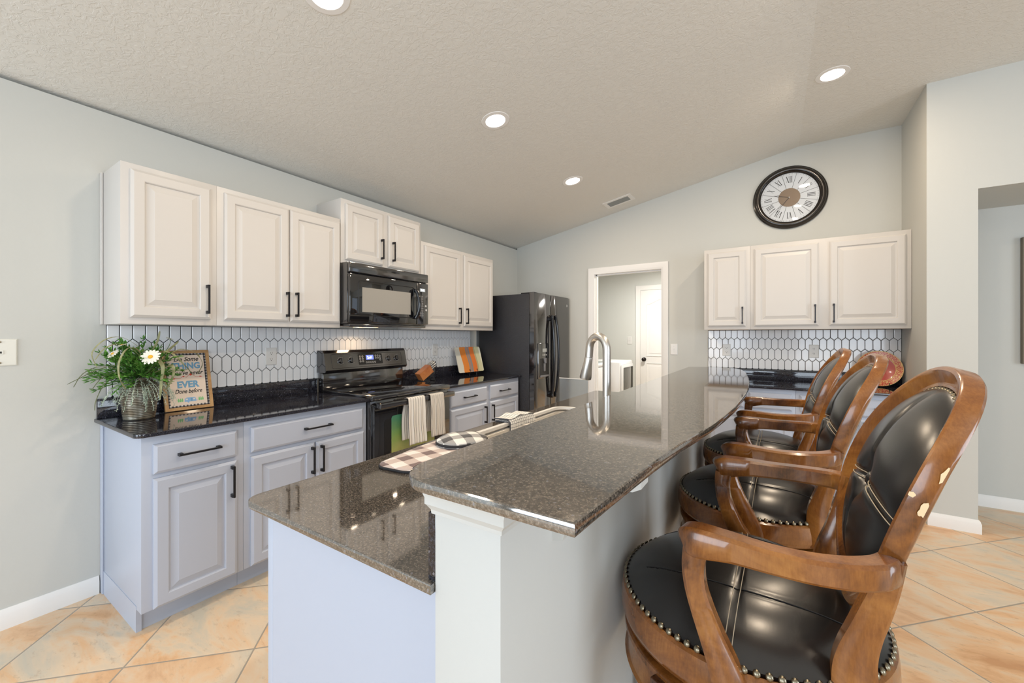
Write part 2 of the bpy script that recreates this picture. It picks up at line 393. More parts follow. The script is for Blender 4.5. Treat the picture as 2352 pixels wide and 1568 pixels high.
# laundry door (six feet of it hidden by the jamb)
dr = MB(); LY = 6.8
q = casing('t', -1.865, -1.05, 2.105, LY); struct(q, 'trim_2', M_trim, 30)
f = back_face(LY-0.001)
def arch_door():
    mb = MB(); a0, a1, b1 = -1.862, -1.053, 2.10
    mb.prism([(a0, 0.01), (a1, 0.01), (a1, b1), (a0, b1)], lambda a, b, h: f(a, b, h), 0.0, 0.012)
    # raised mouldings: outline strips for two panels, upper one with an arched top
    def outline(pts):
        P = [Vector(f(a, b, 0.013)) for a, b in pts]
        mb.tube(P, 0.008, 6, closed=True, up=(0, 1, 0))
    xa, xb = -1.76, -1.155
    top = [(xa+(xb-xa)*t, 1.86+0.10*math.sin(PI*t)**1.5) for t in [i/14 for i in range(15)]]
    outline([(xb, 1.02), (xa, 1.02)]+top)
    bot = [(xa+(xb-xa)*t, 0.20-0.0*t) for t in [i/4 for i in range(5)]]
    outline([(xb, 0.90), (xa, 0.90)]+bot)
    ins = 0.045
    mb.prism([(xb-ins, 1.02+ins), (xa+ins, 1.02+ins)]+[(xa+ins+(xb-xa-2*ins)*t, 1.82+0.09*math.sin(PI*t)**1.5) for t in [i/14 for i in range(15)]], lambda a, b, h: f(a, b, h), 0.012, 0.017)
    mb.prism([(xb-ins, 0.90-ins), (xa+ins, 0.90-ins), (xa+ins, 0.25), (xb-ins, 0.25)], lambda a, b, h: f(a, b, h), 0.012, 0.017)
    return mb
d1 = build(arch_door(), 'door_1', M_trim, None, 30); d1['kind'] = 'structure'
kb = MB(); kb.cyl((-1.80, LY-0.013, 0.962), (-1.80, LY-0.02, 0.962), 0.033, 20).cyl((-1.80, LY-0.02, 0.962), (-1.80, LY-0.045, 0.962), 0.012, 12)
kb.sphere((-1.80, LY-0.062, 0.962), 0.031, 16, 10, (1, 0.75, 1))
build(kb, 'door_knob', mat('oil_rubbed_knob', (0.03, 0.025, 0.025), 0.3, 0.8), d1)

# ================================================================== CABINETS ON THE LEFT WALL
UF = -2.675; UD = 0.020
def upper_unit(label, y0, y1, z0, z1, doors, group='white wall cabinets on the left wall', x_face=UF, end=False):
    t = thing('wall_cabinet', label, 'cabinet', (WX, (y0+y1)/2, z0), group)
    mb = MB().box(WX+0.001, x_face, y0, y1, z0, z1, 0.0015)
    if end: mb.box(WX+0.001, WX+0.026, y0-0.010, y0, z0, z1, 0.003)
    build(mb, 'carcass', M_upper, t, 30)
    ff = left_face(x_face)
    for (a0, a1, b0, b1, ha, hb) in doors:
        d = panel_door('door', ff, a0, a1, b0, b1, M_upper, t)
        pull(ff, ha, hb, d)
    return t
upper_unit('white single-door wall cabinet at the near end above the plant', 0.613, 1.020, 1.409, 2.207, [(0.648, 0.988, 1.443, 2.178, 0.966, 1.553)], end=True)
upper_unit('white double-door wall cabinet left of the microwave', 1.020, 1.802, 1.409, 2.207, [(1.054, 1.424, 1.443, 2.178, 1.406, 1.553), (1.432, 1.795, 1.443, 2.178, 1.467, 1.555)])
upper_unit('short raised white wall cabinet above the microwave', 1.808, 2.606, 1.890, 2.366, [(1.842, 2.182, 1.918, 2.335, 2.160, 2.045), (2.237, 2.582, 1.918, 2.343, 2.276, 2.045)])
upper_unit('white double-door wall cabinet between microwave and refrigerator', 2.612, 3.722, 1.409, 2.207, [(2.650, 3.150, 1.447, 2.176, 3.118, 1.551), (3.202, 3.706, 1.447, 2.176, 3.232, 1.551)])

BF = -2.370
def base_unit(label, y0, y1, drawers, doors, end=False, endR=False):
    t = thing('base_cabinet', label, 'cabinet', (WX, (y0+y1)/2, 0), 'grey-blue base cabinets on the left wall')
    mb = MB().box(WX+0.001, BF, y0, y1, 0.105, 0.897, 0.001).box(WX+0.001, BF-0.072, y0, y1, 0.0, 0.105)
    if end: mb.box(WX+0.001, BF-0.062, y0-0.002, y0+0.018, 0.0, 0.12).box(WX+0.001, WX+0.04, y0-0.008, y0, 0.0, 0.897, 0.003)
    build(mb, 'carcass', M_base, t, 30)
    ff = left_face(BF)
    for (a0, a1, b0, b1, ha, hb) in drawers:
        d = panel_door('drawer', ff, a0, a1, b0, b1, M_base, t, raised=False); pull(ff, ha, hb, d, False, 0.172 if a1-a0 < 0.8 else 0.18)
    for (a0, a1, b0, b1, ha, hb) in doors:
        d = panel_door('door', ff, a0, a1, b0, b1, M_base, t); pull(ff, ha, hb, d, True, 0.160)
    return t
base_unit('grey-blue base cabinet at the near end under the plant', 0.612, 1.026, [(0.652, 0.990, 0.722, 0.856, 0.823, 0.793)], [(0.652, 0.990, 0.110, 0.700, 0.964, 0.600)], end=True)
base_unit('grey-blue double-door base cabinet left of the range', 1.027, 1.796, [(1.058, 1.762, 0.722, 0.858, 1.432, 0.795)], [(1.058, 1.416, 0.112, 0.700, 1.395, 0.598), (1.426, 1.770, 0.112, 0.700, 1.455, 0.596)])
base_unit('grey-blue base cabinet with two drawers beside the refrigerator', 2.612, 3.782, [(2.655, 3.180, 0.722, 0.858, 2.905, 0.794), (3.232, 3.755, 0.722, 0.860, 3.475, 0.790)], [(2.655, 3.180, 0.112, 0.700, 3.140, 0.590), (3.232, 3.755, 0.112, 0.700, 3.262, 0.590)])

# countertops + granite upstands (one thing each)
CZ0, CZ = 0.8975, 0.9165
def counter_left(label, pts, y0, y1):
    t = thing('countertop', label, 'countertop', (WX, (y0+y1)/2, CZ0), 'black granite worktops along the left wall')
    slab('slab', pts, [], CZ0, CZ, M_granite, t)
    build(MB().box(WX+0.001, WX+0.021, y0, y1, CZ, 1.019, 0.002), 'backsplash_upstand', M_granite, t, 30)
counter_left('black granite worktop under the plant and the framed sign', rounded([(WX+0.001, 0.583, 0), (-2.335, 0.583, 0.035), (-2.335, 1.801, 0), (WX+0.001, 1.801, 0)], 0), 0.590, 1.800)
counter_left('black granite worktop under the knife block', rounded([(WX+0.001, 2.603, 0), (-2.335, 2.603, 0), (-2.335, 3.788, 0.006), (WX+0.001, 3.788, 0)], 0), 2.604, 3.786)

# ================================================================== PICKET TILE
def clip(poly, a0, a1, b0, b1):
    def cl(p, ax, lim, sg):
        out = []
        for i in range(len(p)):
            A, B = p[i-1], p[i]; da = sg*(A[ax]-lim); db = sg*(B[ax]-lim)
            if (da < 0) != (db < 0):
                t = da/(da-db); out.append((A[0]+(B[0]-A[0])*t, A[1]+(B[1]-A[1])*t))
            if db >= 0: out.append(B)
        return out
    for ax, lim, sg in ((0, a0, 1), (0, a1, -1), (1, b0, 1), (1, b1, -1)):
        poly = cl(poly, ax, lim, sg)
        if len(poly) < 3: return []
    return poly
def inset(poly, d):
    n = len(poly); out = []
    for i in range(n):
        P = Vector(poly[i]); A = Vector(poly[i-1]); B = Vector(poly[(i+1) % n])
        e0 = (P-A).normalized(); e1 = (B-P).normalized(); n0 = Vector((-e0.y, e0.x)); n1 = Vector((-e1.y, e1.x))
        den = 1+n0.dot(n1)
        if den < 0.2: return None
        out.append(tuple(P+(n0+n1)*(d/den)))
    return out
def area2(p): return sum(p[i-1][0]*p[i][1]-p[i][0]*p[i-1][1] for i in range(len(p)))/2
def tile_wall(name, label, f, a0, a1, b0, b1, line0, loc, top=None):
    """picket mosaic: pitch P, row pitch R; line0 = a grout line of the top row"""
    P, R, H = 0.05375, 0.1022, 0.0245
    t = thing(name, label, 'tile backsplash', loc)
    g = MB(); g.prism([(a0, b0), (a1, b0), (a1, b1), (a0, b1)], f, 0.0005, 0.004); build(g, 'grout', M_grout, t, 0)
    mb = MB()
    for r in range(-1, 6):
        zt = 1.3335-R*r+R  # apex height of this row
        o = line0+(0 if r % 2 == 0 else P/2)
        k0 = int((a0-o)/P)-2
        for k in range(k0, k0+int((a1-a0)/P)+5):
            x = o+k*P
            hexa = [(x, zt-R), (x+P/2, zt-R-H), (x+P, zt-R), (x+P, zt-H), (x+P/2, zt), (x, zt-H)]
            c = clip(hexa, a0+0.0005, a1-0.0005, b0+0.0005, b1-0.0005)
            cc = []
            for p in c:
                if not cc or (Vector(p)-Vector(cc[-1])).length > 1e-4: cc.append(p)
            if len(cc) > 2 and (Vector(cc[0])-Vector(cc[-1])).length < 1e-4: cc.pop()
            if len(cc) < 3 or abs(area2(cc)) < 8e-5: continue
            if area2(cc) < 0: cc.reverse()
            i0 = inset(cc, 0.0018); i1 = inset(cc, 0.0026); i2 = inset(cc, 0.0050)
            if not i0 or not i2 or area2(i2) < 1e-5: continue
            mb.ring_connect([[f(a, b, 0.003) for a, b in i0], [f(a, b, 0.0075) for a, b in i0], [f(a, b, 0.0090) for a, b in i1], [f(a, b, 0.0095) for a, b in i2]], True, False, True)
    build(mb, 'tiles', M_tile, t, 0)
    return t
tile_wall('tile_backsplash', 'white picket tile with dark grout behind plant, range and knife block', left_face(WX), 0.627, 3.692, 1.0195, 1.4085, 1.109-0.05375*8, (WX, 2.2, 1.02))
tile_wall('tile_backsplash', 'white picket tile with dark grout behind the red plate', back_face(BY), -0.588, 0.916, 1.0195, 1.4085, -0.532, (0.16, BY, 1.02))

# ================================================================== BACK WALL CABINETS
BU = 4.42
def back_upper(label, x0, x1, doors):
    t = thing('wall_cabinet', label, 'cabinet', ((x0+x1)/2, BY, 1.405), 'white wall cabinets under the clock')
    build(MB().box(x0, x1, BU, BY-0.001, 1.409, 2.197, 0.0015), 'carcass', M_upper, t, 30)
    build(MB().box(x0+0.02, x1-0.02, BU+0.02, BY-0.02, 1.4085, 1.4094), 'underside', mat('raw_ply_underside', (0.50, 0.33, 0.18), 0.6), t, 0)['label'] = 'unpainted tan underside'
    f = back_face(BU)
    for (a0, a1, ha) in doors:
        d = panel_door('door', f, a0, a1, 1.441, 2.163, M_upper, t); pull(f, ha, 1.544, d)
back_upper('white narrow single-door wall cabinet left of the clock', -0.584, -0.190, [(-0.552, -0.225, -0.252)])
back_upper('white wide double-door wall cabinet below the clock', -0.189, 0.916, [(-0.156, 0.326, 0.300), (0.400, 0.884, 0.428)])
BBF = 4.115
def back_base(label, x0, x1, fronts):
    t = thing('base_cabinet', label, 'cabinet', ((x0+x1)/2, BY, 0), 'grey-blue base cabinets under the red plate')
    build(MB().box(x0, x1, BBF, BY-0.001, 0.105, 0.897, 0.001).box(x0, x1, BBF+0.072, BY-0.001, 0, 0.105), 'carcass', M_base, t, 30)
    f = back_face(BBF)
    for (a0, a1, hx) in fronts:
        d = panel_door('drawer', f, a0, a1, 0.722, 0.858, M_base, t, raised=False); pull(f, (a0+a1)/2, 0.79, d, False)
        d = panel_door('door', f, a0, a1, 0.112, 0.700, M_base, t); pull(f, hx, 0.60, d)
back_base('grey-blue base cabinet left half under the back wall worktop', -0.585, 0.150, [(-0.545, -0.225, -0.25), (-0.185, 0.125, -0.155)])
back_base('grey-blue base cabinet behind the stools on the right', 0.151, 0.916, [(0.180, 0.520, 0.49), (0.555, 0.890, 0.585)])
t = thing('countertop', 'black granite worktop on the back wall under the red plate', 'countertop', (0.16, BY, CZ0))
slab('slab', rounded([(-0.605, 4.078, 0.02), (0.917, 4.078, 0), (0.917, BY-0.001, 0), (-0.605, BY-0.001, 0)], 0), [], CZ0, CZ, M_granite, t)
build(MB().box(-0.600, 0.917, BY-0.021, BY-0.001, CZ, 1.019, 0.002), 'backsplash_upstand', M_granite, t, 30)

# ================================================================== ISLAND WITH RAISED BAR
BZ0, BZ = 1.110, 1.128
KX0, KX1, KY0, KY1 = -0.500, -0.360, 0.522, 3.06
t = thing('island_base', 'white island base with end panel facing the camera and raised bar wall', 'kitchen island', (-0.8, 1.8, 0))
build(MB().box(-1.113, KX0-0.0005, 0.552, 1.34, 0.10, 0.8965, 0.001).box(-1.113, KX0-0.0005, 2.26, 3.02, 0.10, 0.8965, 0.001).box(-1.125, -1.110, 1.34, 2.26, 0.10, 0.8965).box(-0.70, KX0-0.0005, 1.34, 2.26, 0.10, 0.8965).box(-1.113, -0.70, 1.34, 2.26, 0.10, 0.60).box(-1.04, KX0-0.0005, 0.56, 3.02, 0, 0.10).box(-1.125, -1.100, 0.546, 0.575, 0.0, 0.8970, 0.002), 'cabinet_box', M_base, t, 30)
build(MB().box(-1.100, KX0-0.0005, 0.5465, 0.5518, 0.0, 0.8970), 'end_panel', M_base, t, 0)
build(MB().box(KX0, KX1, KY0, KY1, 0, 1.1095, 0.002), 'bar_wall', M_kneewall, t, 30)['label'] = 'cream painted bar wall'
# crown moulding cap under the bar at the near end
pr = [(0.002, 1.040), (0.006, 1.040), (0.007, 1.047), (0.014, 1.056), (0.018, 1.060), (0.018, 1.071), (0.022, 1.080), (0.030, 1.094), (0.035, 1.1095), (0.0, 1.1095)]
rings = []
for (px, py, dx, dy) in ((KX0, KY0+0.10, -1, 0), (KX0, KY0, -1, -1), (KX1, KY0, 1, -1), (KX1, KY0+0.10, 1, 0)):
    rings.append([(px+dx*o*(0.42 if dx < 0 else 1), py+dy*o, z) for o, z in pr])
build(MB().ring_connect(rings, True, True, True), 'crown_moulding', M_kneewall, t, 25)
def corbel(yc):
    mb = MB(); g = lambda a, b, h: (KX1+a, h, b)
    P = [(0, 1.109), (0.17, 1.109), (0.17, 1.088), (0.155, 1.080), (0.13, 1.079)]+[(0.035+0.085*math.cos(u), 1.075-0.055*math.sin(u)) for u in [k*PI/14 for k in range(1, 8)]]+[(0.03, 0.985), (0.022, 0.96), (0, 0.955)]
    mb.prism(P, g, yc-0.022, yc+0.022); return mb
for yc in (0.72, 1.85, 2.95): build(corbel(yc), 'corbel', M_kneewall, t, 40)
build(MB().box(KX0-0.018, KX0-0.0006, KY0+0.002, KY1, CZ, 1.036, 0.001), 'bar_backsplash', M_granite, t, 20)
outer = rounded([(-1.192, 0.512, 0.045), (KX0-0.019, 0.512, 0), (KX0-0.019, 3.06, 0), (-1.192, 3.06, 0.03)], 0)
SX0, SX1, SY0, SY1, SYM = -1.105, -0.735, 1.372, 2.235, 1.80
sink_out = rounded([(SX0, SY0, .07), (SX1, SY0, .07), (SX1, SY1, .07), (SX0, SY1, .07)], 0.07)
outer = rounded([(-1.192, 0.512, 0.045), (KX0-0.001, 0.512, 0), (KX0-0.001, 3.06, 0), (-1.192, 3.06, 0.03)], 0)
t = thing('countertop', 'lower black granite island worktop around the sink', 'countertop', (-0.85, 1.8, CZ0))
slab('slab', outer, [sink_out], CZ0, CZ, M_granite_bar, t)
# raised bar top with a bowed right edge
re = [(-0.197, 0.440), (-0.190, 0.545), (-0.176, 0.72), (-0.160, 0.88), (-0.143, 1.00), (-0.127, 1.13), (-0.114, 1.27), (-0.101, 1.45), (-0.094, 1.63), (-0.090, 1.80), (-0.090, 1.98), (-0.096, 2.19), (-0.110, 2.44), (-0.135, 2.74), (-0.152, 2.90), (-0.175, 3.04), (-0.215, 3.14), (-0.27, 3.185), (-0.34, 3.195)]
bar_pts = re+[(-0.41, 3.190), (-0.515, 3.127)]+[(-0.522, 0.51)]+[(-0.522+0.075-0.075*math.cos(a), 0.515-0.075*math.sin(a)) for a in [k*PI/2/8 for k in range(1, 9)]]
tag(slab('bar_counter', bar_pts, [], BZ0, BZ, M_granite_bar, None, 0.004), 'raised speckled granite bar surface with bowed right edge in front of the stools', 'bar counter')
# sink
t = thing('sink', 'stainless double-bowl sink in the island worktop', 'sink', ((SX0+SX1)/2, SYM, 0.70))
def bowl(y0, y1, dz):
    mb = MB(); L = []
    for (i, z, r) in ((0.0, CZ0-0.001, 0.06), (0.012, CZ0-0.004, 0.06), (0.018, dz+0.03, 0.055), (0.035, dz, 0.04), (0.12, dz-0.004, 0.02)):
        L.append([(x, y, z) for x, y in rounded([(SX0+i, y0+i), (SX1-i, y0+i), (SX1-i, y1-i), (SX0+i, y1-i)], r)])
    mb.ring_connect(L, True, False, True); return mb
fo_ = rounded([(SX0-0.020, SY0-0.020), (SX1+0.020, SY0-0.020), (SX1+0.020, SY1+0.020), (SX0-0.020, SY1+0.020)], 0.085); fi_ = rounded([(SX0+0.002, SY0+0.002), (SX1-0.002, SY0+0.002), (SX1-0.002, SY1-0.002), (SX0+0.002, SY1-0.002)], 0.068)
build(MB().ring_connect([[(x, y, CZ+0.0003) for x, y in fo_], [(x, y, CZ+0.0022) for x, y in fo_], [(x, y, CZ+0.0022) for x, y in fi_], [(x, y, CZ-0.012) for x, y in fi_]], True), 'rim', mat('satin_steel_rim', (0.80, 0.79, 0.77), 0.42, 0.25), t, 30)
build(bowl(SY0-0.008, SYM+0.004, 0.70), 'bowl', M_sink, t, 50)
build(bowl(SYM-0.004, SY1+0.008, 0.72), 'bowl', M_sink, t, 50)
# faucet
t = thing('kitchen_faucet', 'brushed nickel pull-down gooseneck faucet behind the bar', 'faucet', (-0.640, 1.78, CZ))
fx, fy = -0.640, 1.78; dx, dy = -0.93, 0.36
build(MB().lathe([(0, CZ), (0.032, CZ), (0.032, CZ+0.008), (0.024, CZ+0.02), (0.022, CZ+0.10), (0.0185, CZ+0.112)], (fx, fy, 0), 24), 'base', M_steel, t, 40)
R_ = 0.053; zc = 1.366-0.0185-R_*1.18
path = [(fx, fy, CZ+0.10+k*(zc-CZ-0.10)/6) for k in range(7)]
for k in range(1, 15):
    a = PI*k/15*1.02; path.append((fx+dx*R_*(1-math.cos(a)), fy+dy*R_*(1-math.cos(a)), zc+R_*1.18*math.sin(a)))
ex = path[-1]; hd = Vector((dx*0.10, dy*0.10, -1)).normalized()
path.append(tuple(Vector(ex)+hd*0.045))
build(MB().tube(path, 0.0185, 20, up=(dy, -dx, 0)), 'gooseneck', M_steel, t, 60)
p0 = Vector(path[-1]); p1 = p0+Vector((dx*0.22, dy*0.22, -1)).normalized()*0.108
build(MB().sweep([p0, p0+(p1-p0)*0.04, p0+(p1-p0)*0.3, p0+(p1-p0)*0.93, p1], [[(math.cos(2*PI*k/24)*q, math.sin(2*PI*k/24)*q) for k in range(24)] for q in (0.0175, 0.0192, 0.0205, 0.0285, 0.027)], (dy, -dx, 0)), 'spray_head', M_steel, t, 40)
build(MB().tube([(fx+0.02, fy-0.01, CZ+0.07), (fx+0.05, fy-0.03, CZ+0.075), (fx+0.07, fy-0.05, CZ+0.10)], [0.009, 0.008, 0.006], 10), 'lever', M_steel, t)
# frosted glass panel standing past the far end of the island
t = thing('glass_panel', 'frosted clear panel standing on the floor past the island beside the refrigerator', 'panel', (-1.49, 3.3, 0))
m = mat('smoky_clear_glass', (0.66, 0.70, 0.73), 0.10, 0, 1.45, trans=0.88)
build(MB().box(-1.626, -1.352, 3.298, 3.303, 0.03, 0.968, 0.001), 'pane', m, t, 0)
build(MB().box(-1.629, -1.349, 3.294, 3.307, 0.968, 0.973).box(-1.629, -1.349, 3.29, 3.31, 0.0, 0.03).box(-1.352, -1.348, 3.294, 3.307, 0.03, 0.968), 'edge_frame', M_trim, t, 0)

# ================================================================== RECESSED LIGHTS, VENT
SL = math.atan(0.1885)
def can_light(x, y, label, power=11, first=[None]):
    z = ceil_z(x); sloped = x < 0.198
    if first[0] is None:
        t = thing('recessed_light', label, 'ceiling light', (0, 0, 0), 'recessed ceiling lights')
        build(MB().lathe([(0.066, -0.001), (0.068, -0.004), (0.094, -0.003), (0.097, 0.0005), (0.066, 0.0005)], n=40), 'trim_ring', M_trim, t, 40)
        build(MB().lathe([(0.0005, -0.0015), (0.066, -0.0015)], n=40), 'lens', M_lens, t, 0)
        first[0] = t
    else:
        t = copy_tree(first[0]); t['label'] = label
    t.location = (x, y, z); t.rotation_euler = (0, -SL if sloped else 0, 0)
    # lamp just under the lens; axis follows the ceiling
    a = area('lamp_recessed', (x+(math.sin(SL)*0.012 if sloped else 0), y, z-0.012), (0, -SL if sloped else 0, 0), 0.12, 0.12, power, WARM, 'DISK')
    return t
can_light(-1.614, 1.023, 'glowing recessed ceiling light cut by the top edge of the photo')
can_light(-1.597, 2.254, 'glowing recessed ceiling light in the middle of the sloped ceiling')
can_light(-1.603, 3.528, 'small glowing recessed ceiling light nearest the ceiling vent')
can_light(0.339, 3.553, 'glowing recessed ceiling light on the flat ceiling above the clock')
can_light(0.339, 2.27, 'recessed ceiling light overhead near the middle bar stool')
can_light(0.339, 1.0, 'recessed ceiling light overhead near the closest bar stool')
vn = thing('ceiling_vent', 'white rectangular air vent with dark slats in the sloped ceiling', 'vent', (-1.45, 4.42, ceil_z(-1.45)))
sl = lambda a, b, h: (a, b, ceil_z(a)-0.0005-h)
def fr(mb, x0, x1, y0, y1, w, h):
    for (a0, a1, b0, b1) in ((x0, x1, y0, y0+w), (x0, x1, y1-w, y1), (x0, x0+w, y0+w, y1-w), (x1-w, x1, y0+w, y1-w)):
        mb.prism([(a0, b0), (a1, b0), (a1, b1), (a0, b1)], sl, 0, h)
mb = MB(); fr(mb, -1.602, -1.296, 4.315, 4.515, 0.038, 0.005); build(mb, 'frame', M_trim, vn, 0)
build(MB().prism([(-1.57, 4.35), (-1.33, 4.35), (-1.33, 4.48), (-1.57, 4.48)], sl, 0.0, 0.0012), 'duct_opening', M_shadowslot, vn, 0)
mb = MB()
for k in range(7):
    y = 4.358+k*0.0175; mb.add([sl(-1.564, y, 0.001), sl(-1.334, y, 0.001), sl(-1.334, y+0.012, 0.006), sl(-1.564, y+0.012, 0.006), sl(-1.564, y+0.002, 0.001), sl(-1.334, y+0.002, 0.001), sl(-1.334, y+0.014, 0.006), sl(-1.564, y+0.014, 0.006)], [(0, 1, 2, 3), (7, 6, 5, 4), (0, 4, 5, 1), (2, 6, 7, 3), (1, 5, 6, 2), (0, 3, 7, 4)])
build(mb, 'louvers', mat('grey_louver', (0.25, 0.27, 0.27), 0.5), vn, 0)
# laundry ceiling lamp (gives the light in that room; hidden by the door head)
t = thing('ceiling_lamp', 'flush laundry room ceiling lamp hidden above the doorway', 'ceiling light', (-1.3, 5.7, 2.5355))
build(MB().lathe([(0.15, 0), (0.15, -0.02), (0.11, -0.06), (0.0005, -0.075)], (-1.3, 5.7, 2.5350), 24), 'shade', mat('hidden_lamp_shade_glow', (1, 1, 1), 0.5, emit=(1, 0.95, 0.86), estr=4), t, 50)
area('lamp_laundry', (-1.3, 5.7, 2.44), (0, 0, 0), 0.3, 0.3, 38, (1, 0.95, 0.87), 'DISK')

# ================================================================== MICROWAVE
MX = -2.570
f = left_face(MX)
t = thing('microwave', 'black over-the-range microwave under the short raised cabinet', 'microwave', (WX, 2.2, 1.43))
mw = MB().box(WX+0.001, MX-0.028, 1.808, 2.602, 1.440, 1.889, 0.003)
build(mw, 'body', M_blk, t, 30)
build(MB().box(MX-0.0279, MX-0.001, 1.810, 2.600, 1.815, 1.888, 0.006), 'vent_grille', M_blk, t, 30)
# door: curved black front, inner frame, window
door = build(MB().box(MX-0.0279, MX, 1.810, 2.462, 1.448, 1.806, 0.008), 'door', M_blkglass, t, 30)
mb = MB(); pts = rounded([(1.885, 1.503), (2.428, 1.503), (2.428, 1.760), (1.885, 1.760)], 0.02, 5)
mb.tube([f(a, b, 0.0005) for a, b in pts], 0.0028, 6, True, up=(1, 0, 0)); build(mb, 'bezel', M_blkmatte, door)
build(MB().prism([(1.915, 1.528), (2.392, 1.528), (2.392, 1.712), (1.915, 1.712)], f, 0.0003, 0.0012), 'window', M_window, door, 0)
hp = [(2.440, 1.500), (2.446, 1.53), (2.450, 1.57), (2.451, 1.62), (2.450, 1.67), (2.446, 1.71), (2.440, 1.742)]
P = [f(a, b, 0.012+0.034*math.sin(PI*(i/6))) for i, (a, b) in enumerate(hp)]
build(MB().tube(P, [0.017, 0.016, 0.015, 0.015, 0.015, 0.016, 0.017], 12, up=(0, 1, 0)).box(MX, MX+0.016, 2.430, 2.448, 1.492, 1.515, 0.003).box(MX, MX+0.016, 2.430, 2.448, 1.728, 1.752, 0.003), 'handle', M_hblk, door)
cp = build(MB().box(MX-0.0279, MX-0.001, 2.4635, 2.600, 1.448, 1.806, 0.006), 'control_panel', M_blk, t, 30)
build(MB().prism([(2.500, 1.733), (2.560, 1.733), (2.560, 1.760), (2.500, 1.760)], f, -0.0005, 0.0008), 'display', mat('grey_lcd', (0.45, 0.5, 0.52), 0.3, emit=(0.5, 0.58, 0.7), estr=0.08), cp, 0)
text('2:41', 0.026, 'display_digits', M_digit, cp, f(2.530, 1.7375, 0.001), (0, 1, 0), (0, 0, 1), offset=0.0006)
mb = MB()
for r in range(9):
    for c in range(3):
        a, b = 2.487+c*0.022, 1.690-r*0.0205
        rr = 0.0068 if r > 2 else 0.0055
        mb.prism([(a+rr*math.cos(u)*1.15, b+rr*math.sin(u)) for u in [k*PI/5 for k in range(10)]], f, -0.0006, 0.0002)
        mb.prism([(a+rr*0.7*math.cos(u)*1.15, b+rr*0.7*math.sin(u)) for u in [k*PI/5 for k in range(10)]], f, 0.0002, 0.0003, 1)
for (a, b) in ((2.568, 1.61), (2.574, 1.575)): mb.prism([(a+0.011*math.cos(u), b+0.009*math.sin(u)) for u in [k*PI/6 for k in range(12)]], f, -0.0006, 0.0002)
build(mb, 'keypad', [M_print, M_blkmatte], cp, 0)
build(MB().box(WX+0.03, MX-0.02, 1.82, 2.59, 1.418, 1.4395, 0.008), 'underside_hood', M_blk, t, 30)
build(MB().box(-2.80, -2.72, 2.06, 2.18, 1.4168, 1.4178), 'cooktop_light', mat('cooktop_lamp', (1, 0.8, 0.5), 0.5, emit=(1, 0.72, 0.42), estr=4), t, 0)
area('lamp_cooktop', (-2.84, 2.10, 1.412), (0, math.radians(-25), 0), 0.08, 0.10, 1.3, (1.0, 0.68, 0.38))

# ================================================================== RANGE
t = thing('range', 'black freestanding electric range with back control panel', 'stove', (WX, 2.2, 0))
build(MB().box(WX+0.03, -2.335, 1.805, 2.599, 0.03, 0.895, 0.003), 'body', M_blk, t, 30)
RX = -2.312
ct = MB().box(WX+0.085, RX, 1.803, 2.601, 0.896, 0.937, 0.010); build(ct, 'cooktop', M_blk, t, 30)
build(MB().box(WX+0.10, RX-0.03, 1.825, 2.58, 0.9371, 0.9395, 0.001), 'glass_surface', M_blkglass, t, 30)
f = left_face(-2.323)
dd = build(MB().box(-2.3345, -2.306, 1.815, 2.590, 0.245, 0.872, 0.010), 'oven_door', M_blkglass, t, 30)
build(MB().box(-2.3345, -2.310, 1.815, 2.590, 0.045, 0.235, 0.008), 'storage_drawer', M_blk, t, 30)
fo = left_face(-2.306)
build(MB().prism(rounded([(1.90, 0.34), (2.505, 0.34), (2.505, 0.76), (1.90, 0.76)], 0.03, 5), fo, 0.0002, 0.0010), 'oven_window', mat('oven_window_glass', (0.004, 0.004, 0.004), 0.01, 0, 1.7), dd, 0)
pr_ = mat('green_reflection', (0.3, 0.4, 0.1), 0.12, coat=0.5); n = N(pr_); tc = n.new('ShaderNodeTexCoord'); sp = n.new('ShaderNodeSeparateXYZ'); n.link(tc.outputs['Object'], sp.inputs[0])  # colours of a reflection in the oven glass, painted on a panel
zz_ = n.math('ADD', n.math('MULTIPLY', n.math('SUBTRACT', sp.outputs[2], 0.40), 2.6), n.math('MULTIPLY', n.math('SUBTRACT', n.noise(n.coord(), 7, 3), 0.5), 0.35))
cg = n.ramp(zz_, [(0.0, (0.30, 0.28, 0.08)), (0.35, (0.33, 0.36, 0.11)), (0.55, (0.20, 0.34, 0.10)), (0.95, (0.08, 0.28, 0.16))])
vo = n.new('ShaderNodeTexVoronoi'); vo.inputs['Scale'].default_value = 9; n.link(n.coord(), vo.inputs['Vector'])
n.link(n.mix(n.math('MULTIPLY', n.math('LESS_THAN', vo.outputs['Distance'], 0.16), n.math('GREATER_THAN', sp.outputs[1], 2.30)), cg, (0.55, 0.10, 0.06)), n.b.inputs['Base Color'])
build(MB().prism(rounded([(1.963, 0.36, 0.01), (2.400, 0.36, 0.01), (2.400, 0.775, 0.02), (1.963, 0.775, 0.02)], 0.02, 5), fo, 0.0011, 0.0020), 'painted_reflection', pr_, dd, 0)['label'] = 'green and yellow reflection painted on the oven glass'
hz = 0.868
build(MB().box(-2.272, -2.244, 1.822, 2.584, hz-0.022, hz+0.020, 0.009).box(-2.306, -2.262, 1.830, 1.862, hz-0.02, hz+0.018, 0.004).box(-2.306, -2.262, 2.544, 2.576, hz-0.02, hz+0.018, 0.004), 'oven_handle', M_blk, dd, 30)
